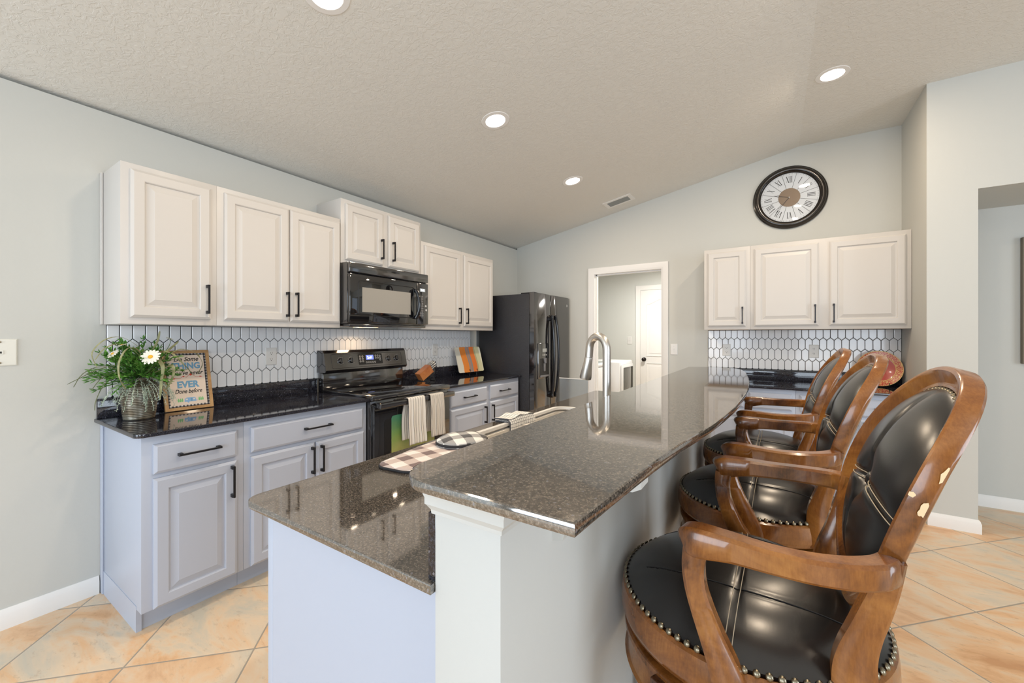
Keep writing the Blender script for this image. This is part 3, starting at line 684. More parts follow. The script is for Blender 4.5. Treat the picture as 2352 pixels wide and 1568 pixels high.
# backguard: lower splash panel + raked control console
bg = build(MB().box(WX+0.022, WX+0.085, 1.806, 2.598, 0.90, 1.062, 0.004), 'backguard', M_blk, t, 30)
C = [(-2.966, 1.066), (-2.855, 1.066), (-2.845, 1.085), (-2.875, 1.215), (-2.892, 1.236), (-2.966, 1.236)]
con = build(MB().prism(C, lambda a, b, h: (a, h, b), 1.800, 2.604), 'control_console', M_blk, t, 25)
n0 = Vector((-2.875+2.845, 0, 1.215-1.085)).normalized(); nn = Vector((n0.z, 0, -n0.x))
def fc(a, b, h):   # on the raked console face; b = distance up the face
    p = Vector((-2.845, a, 1.085))+n0*b+nn*h; return tuple(p)
mb = MB(); pts = rounded([(1.855, 0.012), (2.550, 0.012), (2.550, 0.122), (1.855, 0.122)], 0.012, 4); mb.tube([fc(a, b, 0.0) for a, b in pts], 0.0016, 6, True, up=tuple(nn)); build(mb, 'console_outline', M_blkmatte, con)
for a in (1.935, 2.030, 2.405, 2.495):
    kn = MB(); c0 = Vector(fc(a, 0.070, 0.0005)); c1 = Vector(fc(a, 0.070, 0.020)); kn.cyl(c0, c1, 0.0235, 24, 0.020)
    q = [fc(a+da, 0.070+db, h) for h in (0.0195, 0.027) for da, db in ((-0.005, -0.019), (0.005, -0.019), (0.005, 0.019), (-0.005, 0.019))]
    kn.add(q, [(0, 1, 5, 4), (1, 2, 6, 5), (2, 3, 7, 6), (3, 0, 4, 7), (4, 5, 6, 7)])
    k = build(kn, 'knob', M_blk, con, 30)
    tk = MB()
    for j in range(9):
        an = -PI*0.25+j*PI*1.5/8; r0, r1 = 0.0275, 0.031
        u = Vector((math.cos(an), math.sin(an))); v_ = Vector((-u.y, u.x))*0.0012
        tk.add([fc(a+u.x*r0+v_.x, 0.070+u.y*r0+v_.y, 0.0006), fc(a+u.x*r1+v_.x, 0.070+u.y*r1+v_.y, 0.0006), fc(a+u.x*r1-v_.x, 0.070+u.y*r1-v_.y, 0.0006), fc(a+u.x*r0-v_.x, 0.070+u.y*r0-v_.y, 0.0006)], [(0, 1, 2, 3)])
    pts = [(a+0.0262*math.cos(u), 0.070+0.0262*math.sin(u)) for u in [k2*PI/12 for k2 in range(24)]]
    tk.tube([fc(x, y, 0.0006) for x, y in pts], 0.0005, 4, True, up=tuple(nn))
    build(tk, 'dial_marks', M_print, con, 0)
build(MB().prism(rounded([(2.095, 0.028), (2.335, 0.028), (2.335, 0.116), (2.095, 0.116)], 0.006, 3), fc, 0.0003, 0.0012), 'keypad_panel', M_blkmatte, con, 0)
dp = build(MB().prism([(2.170, 0.066), (2.245, 0.066), (2.245, 0.106), (2.170, 0.106)], fc, 0.0013, 0.0020), 'clock_display', M_disp, con, 0)
text('2:41', 0.030, 'display_digits', M_digit, dp, fc(2.2075, 0.075, 0.0022), (0, 1, 0), tuple(n0), offset=0.0006)
mb = MB()
def cir(a, b, r, mi=0):
    mb.prism([(a+r*math.cos(u), b+r*math.sin(u)) for u in [k*PI/5 for k in range(10)]], fc, 0.0013, 0.0016, mi)
    mb.prism([(a+r*0.62*math.cos(u), b+r*0.62*math.sin(u)) for u in [k*PI/5 for k in range(10)]], fc, 0.0016, 0.0018, 1)
for a in (2.113, 2.137):
    for b in (0.096, 0.076, 0.056): cir(a, b, 0.008)
for k in range(5): cir(2.172+k*0.021, 0.045, 0.008)
for a, b in ((2.268, 0.098), (2.290, 0.098), (2.268, 0.080), (2.290, 0.080), (2.312, 0.095), (2.312, 0.062), (2.312, 0.078)): cir(a, b, 0.008)
build(mb, 'keys', [M_print, M_blkmatte], con, 0)
mb = MB()
c = (2.205, 0.002)
bdg = Vector((-2.852, 2.205, 1.078))
mb.prism([(2.205+0.023*math.cos(u), 1.046+0.0085*math.sin(u)) for u in [k*PI/12 for k in range(24)]], left_face(WX+0.0855), 0, 0.002)
em = build(mb, 'oval_emblem', mat('silver_badge', (0.72, 0.72, 0.72), 0.25, 0.4), bg, 0)
em.location.x = 0.0
build(MB().tube([(WX+0.0880, 2.190+k*0.003, 1.046+0.0025*math.sin(k*1.9)) for k in range(11)], 0.0006, 5, up=(1, 0, 0)), 'emblem_script', M_ink, bg, 0)

# ================================================================== REFRIGERATOR
t = thing('refrigerator', 'black side-by-side refrigerator with ice and water dispenser', 'refrigerator', (-2.55, 4.25, 0))
build(MB().box(-2.93, -2.242, 3.800, 4.700, 0.03, 1.812, 0.004), 'body', M_blktex, t, 30)
build(MB().box(-2.36, -2.19, 3.82, 3.90, 1.812, 1.828, 0.003).box(-2.36, -2.19, 4.60, 4.68, 1.812, 1.828, 0.003), 'hinge_covers', M_blkmatte, t, 30)
FX = -2.172
def curved_door(y0, y1, z0=0.10, z1=1.822):
    n = 10; mb = MB(); rings = []
    for k in range(n+1):
        a = k/n; y = y0+(y1-y0)*a; bow = 0.012*math.sin(PI*a)
        e = 0.010 if k in (0, n) else 0.0
        rings.append([(-2.238, y, z0), (FX-0.006+bow-e, y, z0), (FX+bow-e, y, z0+0.008), (FX+bow-e, y, z1-0.008), (FX-0.006+bow-e, y, z1), (-2.238, y, z1)])
    return mb.ring_connect(rings, True, True, True)
dl = build(curved_door(3.802, 4.188), 'freezer_door', M_blk, t, 40)
dr_ = build(curved_door(4.196, 4.700), 'fridge_door', M_blk, t, 40)
def fhandle(y, dyy, p):
    zs = [0.66, 0.70, 0.80, 0.95, 1.12, 1.29, 1.44, 1.54, 1.58]
    P = [(FX+0.02+0.042*math.sin(PI*min(1, max(0, (z-0.64)/0.96)))**0.6, y+dyy*0.018*math.sin(PI*(z-0.66)/0.92), z) for z in zs]
    sec = [[(0.016*math.cos(u), 0.015*math.sin(u)) for u in [k*PI/6 for k in range(12)]] for _ in zs]
    mb = MB().sweep(P, sec, up=(1, 0, 0)); mb.box(FX-0.004, FX+0.045, y-0.014, y+0.014, 0.64, 0.70, 0.006).box(FX-0.004, FX+0.045, y-0.014, y+0.014, 1.535, 1.59, 0.006)
    build(mb, 'handle', M_hblk, p, 40)
fhandle(4.150, -0.3, dl); fhandle(4.240, 1, dr_)
disp = build(MB().box(FX-0.002, FX+0.018, 3.850, 4.120, 0.875, 1.268, 0.006), 'dispenser_frame', M_blk, dl, 30)
build(MB().box(FX+0.0181, FX+0.0186, 3.885, 4.085, 0.915, 1.100), 'dispenser_recess', M_shadowslot, dl, 0)
build(MB().box(FX+0.0182, FX+0.030, 3.885, 4.085, 0.893, 0.913, 0.002).cyl((FX+0.022, 3.985, 1.10), (FX+0.032, 3.985, 1.045), 0.022, 14, 0.013).box(FX+0.0187, FX+0.026, 3.965, 4.005, 0.955, 1.045, 0.003), 'dispenser_paddle', mat('grey_spout', (0.16, 0.16, 0.17), 0.3), dl, 40)
build(MB().box(FX+0.0181, FX+0.0195, 3.945, 4.040, 1.170, 1.208), 'dispenser_display', mat('grey_screen', (0.35, 0.37, 0.37), 0.3), dl, 0)
mb = MB()
for k in range(4): mb.box(FX+0.0181, FX+0.0195, 3.945+k*0.027, 3.958+k*0.027, 1.130, 1.143)
build(mb, 'dispenser_buttons', M_print, dl, 0)
build(MB().prism([(4.585+0.022*math.cos(u), 1.722+0.016*math.sin(u)) for u in [k*PI/12 for k in range(24)]], left_face(FX), 0.0, 0.008), 'oval_emblem', mat('fridge_badge', (0.6, 0.6, 0.6), 0.25, 0.5), dr_, 0)
build(MB().box(-2.238, -2.19, 3.81, 4.69, 0.02, 0.095), 'kick_grille', M_blkmatte, t, 0)

# ================================================================== WASHER AND DRYER IN THE LAUNDRY ROOM
t = thing('washer', 'white top-load washer seen left of the faucet through the doorway', 'washing machine', (-2.3, 5.2, 0))
build(MB().box(-2.64, -1.930, 4.900, 5.500, 0.02, 0.935, 0.012).box(-2.65, -1.922, 4.893, 5.507, 0.936, 0.985, 0.018), 'cabinet', M_appl, t, 30)
build(MB().box(-2.50, -1.96, 4.94, 5.46, 0.986, 0.996, 0.01), 'lid', mat('grey_lid_glass', (0.35, 0.40, 0.40), 0.08), t, 30)
build(MB().box(-2.78, -2.641, 4.90, 5.50, 0.60, 1.10, 0.02), 'control_console', M_appl, t, 30)
t = thing('dryer', 'white dryer with a dark glass door seen through the doorway', 'dryer', (-2.2, 5.85, 0))
build(MB().box(-2.55, -1.800, 5.530, 6.130, 0.02, 0.985, 0.02), 'cabinet', M_appl, t, 30)
dg = build(MB().box(-1.7995, -1.780, 5.565, 6.105, 0.35, 0.945, 0.015), 'door', M_appl, t, 30)
build(MB().box(-1.7798, -1.776, 5.635, 6.05, 0.42, 0.90, 0.01), 'door_glass', mat('dryer_glass', (0.10, 0.10, 0.09), 0.06), dg, 30)

# ================================================================== SWITCHES, SOCKETS
def plate(name, label, cat, f, ca, cb, w=0.075, h=0.122, kind='outlet', group=None, m=None):
    m = m or M_white
    t = thing(name, label, cat, f(ca, cb, 0), group)
    mb = MB(); mb.ring_connect([[f(ca+sx*(w/2-i), cb+sz*(h/2-i), hh) for sx, sz in ((-1, -1), (1, -1), (1, 1), (-1, 1))] for i, hh in ((0, 0.0002), (0, 0.003), (0.004, 0.006), (0.006, 0.0062))], True, True, True)
    build(mb, 'cover_plate', m, t, 0)
    def rect(mb, a, b, ww, hh, h0, h1, mi=0): mb.prism([(a-ww/2, b-hh/2), (a+ww/2, b-hh/2), (a+ww/2, b+hh/2), (a-ww/2, b+hh/2)], f, h0, h1, mi)
    if kind in ('outlet', 'gfci'):
        mb = MB(); sl_ = MB()
        for s in (-1, 1):
            c = cb+s*(0.0215)
            if kind == 'outlet': mb.prism([(ca+0.0168*math.cos(u), c+0.0145*math.sin(u)) for u in [k*PI/10 for k in range(20)]], f, 0.006, 0.0082)
            else: rect(mb, ca, c, 0.034, 0.030, 0.006, 0.0082)
            for k in (-1, 1): rect(sl_, ca+k*0.0062, c+0.003, 0.0022, 0.009, 0.0082, 0.0084)
            sl_.prism([(ca+0.0026*math.cos(u), c-0.0075+0.0026*math.sin(u)) for u in [k*PI/4 for k in range(8)]], f, 0.0082, 0.0084)
        if kind == 'gfci': rect(mb, ca, cb, 0.016, 0.008, 0.006, 0.0085)
        build(mb, 'socket', m, t, 0); build(sl_, 'slots', M_ink, t, 0)
    elif kind == 'switch':
        mb = MB(); rect(mb, ca, cb, 0.012, 0.026, 0.006, 0.0072); rect(mb, ca, cb+0.004, 0.008, 0.010, 0.0072, 0.015)
        build(mb, 'toggle', m, t, 0)
        sc_ = MB()
        for s in (-1, 1): sc_.prism([(ca+0.003*math.cos(u), cb+s*0.030+0.003*math.sin(u)) for u in [k*PI/4 for k in range(8)]], f, 0.006, 0.0072)
        build(sc_, 'screws', M_print, t, 0)
    else:
        mb = MB(); rect(mb, ca, cb, 0.020, 0.018, 0.006, 0.009); build(mb, 'jack', m, t, 0)
        mb = MB(); rect(mb, ca, cb, 0.011, 0.009, 0.009, 0.0092); build(mb, 'port', M_ink, t, 0)
        sc_ = MB()
        for s in (-1, 1): sc_.sphere(f(ca, cb+s*0.048, 0.007), 0.005, 8, 6)
        build(sc_, 'screws', mat('steel_screw', (0.4, 0.36, 0.28), 0.4, 0.8), t, 40)
    return t
fl = left_face(WX+0.0098); fb = back_face(BY-0.0098)
G = 'electrical sockets on the tile'
plate('outlet', 'white duplex outlet on the tile right of the framed sign', 'outlet', fl, 1.461, 1.206, group=G)
plate('outlet', 'white outlet on the tile above the knife block', 'outlet', fl, 3.098, 1.206, group=G)
plate('outlet', 'white duplex outlet on the back wall tile nearest its left end', 'outlet', fb, -0.412, 1.204, group=G)
plate('outlet', 'white outlet with centre test buttons behind the farthest stool', 'outlet', fb, 0.313, 1.205, kind='gfci', group=G)
plate('light_switch', 'white light switch right of the kitchen doorway', 'light switch', back_face(BY), -0.929, 1.201, kind='switch')
plate('light_switch', 'white light switch on the laundry wall beside the white door', 'light switch', back_face(LY), -2.045, 1.275, 0.078, 0.128, kind='switch')
plate('phone_jack', 'ivory wall phone jack plate at the far left edge', 'wall plate', left_face(WX), 0.276, 1.2735, 0.104, 0.124, 'jack', m=M_ivory)

# ================================================================== WALL CLOCK
cx, cz = 0.122, 2.682
t = thing('wall_clock', 'large round wall clock with roman numerals and dark bronze rim', 'clock', (cx, BY, cz))
def cM(): return Matrix.Translation((cx, BY-0.001, cz)) @ Matrix.Rotation(PI/2, 4, 'X')   # local z -> -y
build(MB().lathe([(0.240, 0.0), (0.298, 0.0), (0.300, 0.012), (0.296, 0.020), (0.288, 0.024), (0.284, 0.034), (0.272, 0.042), (0.258, 0.044), (0.250, 0.040), (0.247, 0.032), (0.242, 0.030), (0.236, 0.022), (0.233, 0.010)], n=80, M=cM()), 'rim', M_clockrim, t, 35)
fk = lambda a, b, h: (cx+a, BY-0.001-h, cz+b)
build(MB().prism([(0.238*math.cos(u), 0.238*math.sin(u)) for u in [k*PI/40 for k in range(80)]], fk, 0.001, 0.008), 'dial', M_dial, t, 0)
build(MB().prism([(0.088*math.cos(u), 0.088*math.sin(u)) for u in [k*PI/24 for k in range(48)]], fk, 0.008, 0.0095), 'dial_centre', M_goldbrown, t, 0)
mb = MB()
def stroke(p, q, w0, w1=None, h=0.0086):
    w1 = w0 if w1 is None else w1
    p = Vector(p); q = Vector(q); d = (q-p).normalized(); s = Vector((-d.y, d.x))
    P = [p+s*w0/2, p-s*w0/2, q-s*w1/2, q+s*w1/2]
    mb.add([fk(a.x, a.y, h) for a in P], [(0, 1, 2, 3)])
for k in range(12):     # hour dividers sit between the numerals
    a = (k+0.5)*PI/6; stroke((0.088*math.sin(a), 0.088*math.cos(a)), (0.232*math.sin(a), 0.232*math.cos(a)), 0.0028)
for k in range(60):
    a = k*PI/30; mb.prism([(0.224*math.sin(a)+0.0024*math.cos(u), 0.224*math.cos(a)+0.0024*math.sin(u)) for u in [j*PI/3 for j in range(6)]], fk, 0.0080, 0.0086)
GW = {'I': 0.013, 'V': 0.028, 'X': 0.028}
for k, s in enumerate(['XII', 'I', 'II', 'III', 'IIII', 'V', 'VI', 'VII', 'VIII', 'IX', 'X', 'XI']):
    a = k*PI/6; er = Vector((math.sin(a), math.cos(a))); et = Vector((math.cos(a), -math.sin(a)))
    tot = sum(GW[c] for c in s); x = -tot/2; rc = 0.172; H_ = 0.030
    def P_(u, v): return er*(rc+v)+et*u
    for c in s:
        w_ = GW[c]; m_ = x+w_/2
        if c == 'I': stroke(P_(m_, -H_), P_(m_, H_), 0.0050); stroke(P_(m_-0.005, H_), P_(m_+0.005, H_), 0.0014); stroke(P_(m_-0.005, -H_), P_(m_+0.005, -H_), 0.0014)
        if c == 'V': stroke(P_(x+0.004, H_), P_(m_, -H_), 0.0055); stroke(P_(x+w_-0.004, H_), P_(m_, -H_), 0.0016); stroke(P_(x, H_), P_(x+0.010, H_), 0.0014); stroke(P_(x+w_-0.008, H_), P_(x+w_, H_), 0.0014)
        if c == 'X': stroke(P_(x+0.004, H_), P_(x+w_-0.004, -H_), 0.0055); stroke(P_(x+w_-0.004, H_), P_(x+0.004, -H_), 0.0016); stroke(P_(x, H_), P_(x+0.009, H_), 0.0014); stroke(P_(x+w_-0.009, -H_), P_(x+w_, -H_), 0.0014)
        x += w_
build(mb, 'numerals', M_ink, t, 0)
def hand(ang, L, name):
    mb = MB(); d = Vector((math.sin(ang), math.cos(ang))); s = Vector((d.y, -d.x))
    def q(u, w0, w1, v): 
        P = [d*u-s*w0/2, d*u+s*w0/2, d*v+s*w1/2, d*v-s*w1/2]; mb.prism([(p.x, p.y) for p in P], fk, 0.0125, 0.0135)
    q(0.0, 0.005, 0.0035, L*0.62); mb.tube([fk(d.x*u+s.x*w_, d.y*u+s.y*w_, 0.013) for u, w_ in ((L*0.62, 0), (L*0.72, 0.009), (L*0.84, 0), (L*0.72, -0.009))], 0.0013, 5, True, up=(0, 1, 0)); q(L*0.84, 0.004, 0.001, L)
    build(mb, name, M_handle, t, 0)
hand(math.radians(219), 0.175, 'minute_hand'); hand(math.radians(286), 0.128, 'hour_hand')
build(MB().prism([(0.006*math.cos(u), 0.006*math.sin(u)) for u in [k*PI/6 for k in range(12)]], fk, 0.0095, 0.016), 'hand_pivot', M_chrome, t, 0)
build(MB().lathe([(0.0005, 0.0245), (0.12, 0.0235), (0.236, 0.020), (0.236, 0.0195), (0.12, 0.0225), (0.0005, 0.0235)], n=64, M=cM()), 'glass', M_clockglass, t, 60)
# flat dark brown rectangle in the hall, cut by the right edge of the photo
t = thing('wall_rectangle', 'dark brown rectangle on the hall wall at the right edge', 'picture', (1.9, BY, 1.62))
build(MB().box(1.585, 2.30, BY-0.04, BY-0.001, 1.137, 2.101, 0.004), 'rectangle', mat('brown_rectangle', (0.20, 0.17, 0.13), 0.8), t, 30)

# ================================================================== BAR STOOLS (built facing -x at the origin)
def stool():
    t = thing('bar_stool', 'stool', 'bar stool', (0, 0, 0), 'carved wooden swivel bar stools at the island')
    # --- seat
    R0 = 0.262
    def dome(rho, th):
        z = 0.740+0.078*(1-rho**3.4)
        x, y = rho*R0*math.cos(th), rho*R0*math.sin(th)
        s1 = abs(x-0.004+0.05*y*y/R0); s2 = abs(abs(y)-0.135+0.25*(x*x)/R0)
        z -= 0.0035*math.exp(-(s1/0.006)**2)*(1-rho**6)
        z -= 0.0030*math.exp(-(s2/0.006)**2)*(1-rho**6)
        return (x, y, z)
    mb = MB(); rings = [[dome(max(0.002, i/40.0), 2*PI*k/112) for k in range(112)] for i in range(41)]
    rings.append([(math.cos(2*PI*k/112)*0.268, math.sin(2*PI*k/112)*0.268, 0.735) for k in range(112)])
    rings.append([(math.cos(2*PI*k/112)*0.262, math.sin(2*PI*k/112)*0.262, 0.724) for k in range(112)])
    mb.ring_connect(rings, True, True, False)
    seat = build(mb, 'seat_cushion', M_leather, t, 60)
    mb = MB()
    def on(x, y):
        r = math.hypot(x, y)/R0; th = math.atan2(y, x); p = dome(min(r, 1), th); return (p[0], p[1], p[2]+0.0014)
    ys = [(-1+2*i/36)*0.250 for i in range(37)]
    for off in (-0.0065, 0.0065): mb.tube([on(0.004-0.05*y*y/R0+off, y) for y in ys], 0.0008, 5)
    build(mb, 'cream_stitching', M_thread, seat, 0)
    mb = MB()
    for s in (-1, 1):
        P = []
        for i in range(41):
            x = (-1+2*i/40)*0.20; y = s*(0.135-0.25*x*x/R0)
            if math.hypot(x, y) < 0.255: P.append(on(x, y))
        mb.tube(P, 0.0011, 5)
    build(mb, 'dark_seams', M_seam, seat, 0)
    build(MB().lathe([(0.255, 0.722), (0.270, 0.728), (0.277, 0.722), (0.280, 0.700), (0.281, 0.672), (0.276, 0.656), (0.268, 0.650), (0.245, 0.650), (0.245, 0.722)], n=96), 'seat_rail', M_stool, t, 40)
    mb = MB()
    for k in range(84):
        a = 2*PI*k/84
        M = Matrix.Translation((0.2705*math.cos(a), 0.2705*math.sin(a), 0.7345)) @ Matrix.Rotation(a, 4, 'Z') @ Matrix.Rotation(math.radians(62), 4, 'Y')
        r = 0.0068; prof = [(r*math.cos(q), r*0.62*math.sin(q)) for q in (0, 0.45, 0.9, 1.3)]+[(0.0003, r*0.62)]
        mb.lathe(prof, n=10, M=M)
    build(mb, 'nailhead_trim', M_nail, seat, 60)
    # --- swivel and apron
    build(MB().lathe([(0.0, 0.648), (0.20, 0.648), (0.20, 0.628), (0.0, 0.628)], n=32), 'swivel_plate', M_blkmatte, t, 30)
    ap = MB().lathe([(0.225, 0.632), (0.266, 0.632), (0.272, 0.628), (0.272, 0.616), (0.264, 0.610), (0.262, 0.585), (0.266, 0.556), (0.272, 0.550), (0.268, 0.542), (0.245, 0.542), (0.225, 0.56), (0.225, 0.632)], n=96)
    build(ap, 'apron', M_stool, t, 35)
    for k in range(4):
        a = math.radians(154+90*k); c, s = math.cos(a), math.sin(a)
        M = Matrix.Rotation(a, 4, 'Z')
        mb = MB()
        def bx(x0, x1, y0, y1, z0, z1, b): 
            q = MB().box(x0, x1, y0, y1, z0, z1, b); mb.add([M @ Vector(v) for v in q.v], q.f)
        bx(0.236, 0.287, -0.034, 0.034, 0.536, 0.622, 0.003); bx(0.286, 0.291, -0.022, 0.022, 0.552, 0.608, 0.002)
        # tapering splayed square leg with a carved ankle and foot
        secs = []; P = []
        for z, r, w in ((0.545, 0.262, 0.026), (0.50, 0.266, 0.026), (0.30, 0.272, 0.021), (0.12, 0.278, 0.018), (0.06, 0.280, 0.020), (0.045, 0.281, 0.026), (0.0, 0.282, 0.022)):
            P.append((r*c, r*s, z)); secs.append([(w, -w*0.7), (w, w*0.7), (w*0.7, w), (-w*0.7, w), (-w, w*0.7), (-w, -w*0.7), (-w*0.7, -w), (w*0.7, -w)])
        mb.sweep(P, secs, up=(c, s, 0))
        build(mb, 'leg', M_stool_dark, t, 30)
    pts = [(0.262*math.cos(u), 0.262*math.sin(u), 0.215) for u in [2*PI*k/64 for k in range(64)]]
    build(MB().sweep(pts, [[(0.016, -0.012), (0.016, 0.012), (-0.016, 0.012), (-0.016, -0.012)]]*64, closed=True), 'footrest_ring', M_stool_dark, t, 30)
    # --- back
    ZC, HZ, WY = 1.045, 0.246, 0.238
    def plane(y, z, h):         # h = toward the sitter (-x)
        x = 0.215+(z-0.88)*0.335-0.0425*(abs(y)/0.238)**3.0
        return (x-h, y, z+h*0.32)
    def oval(th, ins, ex=2.25):
        c, s = math.cos(th), math.sin(th)
        k = 1.0/((abs(c)**ex+abs(s)**ex)**(1/ex))
        zz = s*k; yy = c*k
        yy *= (1.0+0.03*zz)-0.10*max(0, -zz)**2.0
        return ((WY-ins)*yy, ZC+(HZ-ins)*zz)
    NT = 80
    sec = [(0.000, -0.003), (0.003, 0.001), (0.009, 0.002), (0.014, -0.001), (0.030, -0.011), (0.033, -0.009), (0.038, -0.010), (0.041, -0.016), (0.041, -0.024), (0.036, -0.029), (0.004, -0.031), (0.000, -0.027)]
    rings = []
    for k in range(NT):
        th = 2*PI*k/NT; rings.append([plane(*oval(th, i), h) for i, h in sec])
    rings.append(rings[0])
    bf = build(MB().ring_connect(rings, True), 'back_frame', M_stool, t, 40)
    # leather back pad, front
    def pad(th, rho, side=1):
        y, z = oval(th, 0.040); y *= rho; z = ZC+(z-ZC)*rho
        h = -0.014+0.062*(1-rho**2.4)**0.70
        d1 = abs(y); zc_ = ZC-0.005; d2 = abs(z-(zc_-0.10*abs(y)))
        r = math.hypot(y, z-zc_)
        h -= 0.007*math.exp(-(d1/0.009)**2)*(1-rho**5); h -= 0.008*math.exp(-(d2/0.009)**2)*(1-rho**5); h -= 0.022*math.exp(-(r/0.035)**2)
        return plane(y, z, h)
    rings = [[pad(2*PI*k/96, max(0.003, i/36.0)) for k in range(96)] for i in range(37)]
    bp = build(MB().ring_connect(rings, True, True), 'backrest_pad', M_leather, t, 60)
    rings = [[plane(*((lambda q: (q[0]*rho, ZC+(q[1]-ZC)*rho))(oval(2*PI*k/64, 0.040))), -0.020-0.010*(1-rho**2)) for k in range(64)] for rho in [max(0.003, i/10) for i in range(11)]]
    build(MB().ring_connect(rings, True, True), 'back_panel', M_leather, t, 60)
    mb = MB()
    for k in range(78):
        th = 2*PI*k/78; y, z = oval(th, 0.0445); p = Vector(plane(y, z, -0.010))
        M = Matrix.Translation(p) @ Matrix.Rotation(-PI/2+0.32, 4, 'Y')
        r = 0.0063; mb.lathe([(r*math.cos(q), r*0.62*math.sin(q)) for q in (0, 0.45, 0.9, 1.3)]+[(0.0003, r*0.62)], n=10, M=M)
    build(mb, 'nailhead_trim', M_nail, bp, 60)
    def padp(y, z):
        # invert radial coordinate
        th = math.atan2((z-ZC)/(HZ-0.04), y/(WY-0.04)); oy, oz = oval(th, 0.040)
        rho = math.hypot(y, z-ZC)/max(1e-6, math.hypot(oy, oz-ZC)); th2 = th
        h = -0.014+0.062*(1-min(1, rho)**2.4)**0.70
        zc_ = ZC-0.005; r = math.hypot(y, z-zc_)
        h -= 0.022*math.exp(-(r/0.035)**2)
        return h, rho
    mb = MB()
    for off in (-0.006, 0.006):
        for s in (-1, 1):
            P = []
            for i in range(26):
                y = s*(0.014+i*0.0075); z = ZC-0.005-0.10*abs(y)+off; h, rho = padp(y, z)
                if rho < 0.97: P.append(plane(y, z, h-0.0045*math.exp(-(off/0.009)**2)+0.001))
            mb.tube(P, 0.0010, 5, up=(1, 0, 0))
    build(mb, 'cream_stitching', M_thread, bp, 0)
    mb = MB()
    for s in (-1, 1):
        P = []
        for i in range(30):
            z = ZC-0.005+s*(0.016+i*0.0068); h, rho = padp(0.0, z)
            if rho < 0.97: P.append(plane(0.0, z, h-0.0055))
        mb.tube(P, 0.0013, 5, up=(0, 1, 0))
    build(mb, 'dark_seams', M_seam, bp, 0)
    bx_ = Vector(plane(0, ZC-0.005, 0.026))
    mb = MB(); mb.lathe([(0.016, 0), (0.0155, 0.006), (0.011, 0.011), (0.0003, 0.013)], n=20, M=Matrix.Translation(bx_) @ Matrix.Rotation(-PI/2+0.32, 4, 'Y'))
    build(mb, 'tuft_button', M_leather, bp, 60)
    # --- rear brackets, arms
    def rsec(w, h, b=0.14):
        return [(w/2, -h/2+h*b), (w/2, h/2-h*b), (w/2-w*b, h/2), (-w/2+w*b, h/2), (-w/2, h/2-h*b), (-w/2, -h/2+h*b), (-w/2+w*b, -h/2), (w/2-w*b, -h/2)]
    for s in (1, -1):
        P = [(0.232, 0.226, 0.985), (0.222, 0.222, 0.935), (0.210, 0.214, 0.885), (0.198, 0.208, 0.840), (0.188, 0.206, 0.800), (0.184, 0.206, 0.765), (0.184, 0.208, 0.720), (0.186, 0.208, 0.660)]
        W = [0.030, 0.036, 0.042, 0.046, 0.054, 0.062, 0.064, 0.062]
        q = spline([(x, y, z) for x, y, z in P], 28); ww = spline([(w, 0, 0) for w in W], 28)
        mb = MB().sweep([(v.x, s*v.y, v.z) for v in q], [rsec(0.036, w.x) for w in ww], up=(1, 0, 0)); build(mb, 'rear_bracket', M_stool, t, 42)
        P = [(-0.085, 0.262, 0.946), (-0.077, 0.264, 0.949), (-0.052, 0.268, 0.952), (0.00, 0.275, 0.9565), (0.06, 0.281, 0.9565), (0.12, 0.281, 0.958), (0.172, 0.271, 0.961), (0.208, 0.253, 0.964), (0.226, 0.230, 0.966)]
        H_ = [0.028, 0.052, 0.057, 0.047, 0.042, 0.042, 0.043, 0.044, 0.044]; W = [0.026, 0.040, 0.046, 0.043, 0.040, 0.040, 0.040, 0.040, 0.036]
        q = spline([(x, y, z) for x, y, z in P], 36); ww = spline([(w, h, 0) for w, h in zip(W, H_)], 36)
        build(MB().sweep([(v.x, s*v.y, v.z) for v in q], [rsec(w.x, w.y) for w in ww]), 'armrest', M_stool, t, 42)
        P = [(-0.062, 0.264, 0.935), (-0.066, 0.264, 0.90), (-0.062, 0.264, 0.86), (-0.050, 0.265, 0.82), (-0.034, 0.268, 0.78), (-0.016, 0.273, 0.74), (0.000, 0.279, 0.70), (0.006, 0.281, 0.66)]
        W = [0.044, 0.040, 0.038, 0.040, 0.044, 0.052, 0.060, 0.062]
        q = spline([(x, y, z) for x, y, z in P], 28); ww = spline([(w, 0, 0) for w in W], 28)
        build(MB().sweep([(v.x, s*v.y, v.z) for v in q], [rsec(0.036, w.x) for w in ww], up=(1, 0, 0)), 'arm_support', M_stool, t, 42)
    return t
s1 = stool(); s2 = copy_tree(s1); s3 = copy_tree(s1)
s1.location = (-0.067, 1.128, 0); s1['label'] = 'carved wood and black leather swivel bar stool nearest the camera with chipped back'
s2.location = (-0.063, 1.859, 0); s2['label'] = 'middle carved wood and black leather bar stool, between two others'
s3.location = (-0.066, 2.590, 0); s3['label'] = 'farthest carved wood and black leather bar stool by the far end of the bar'
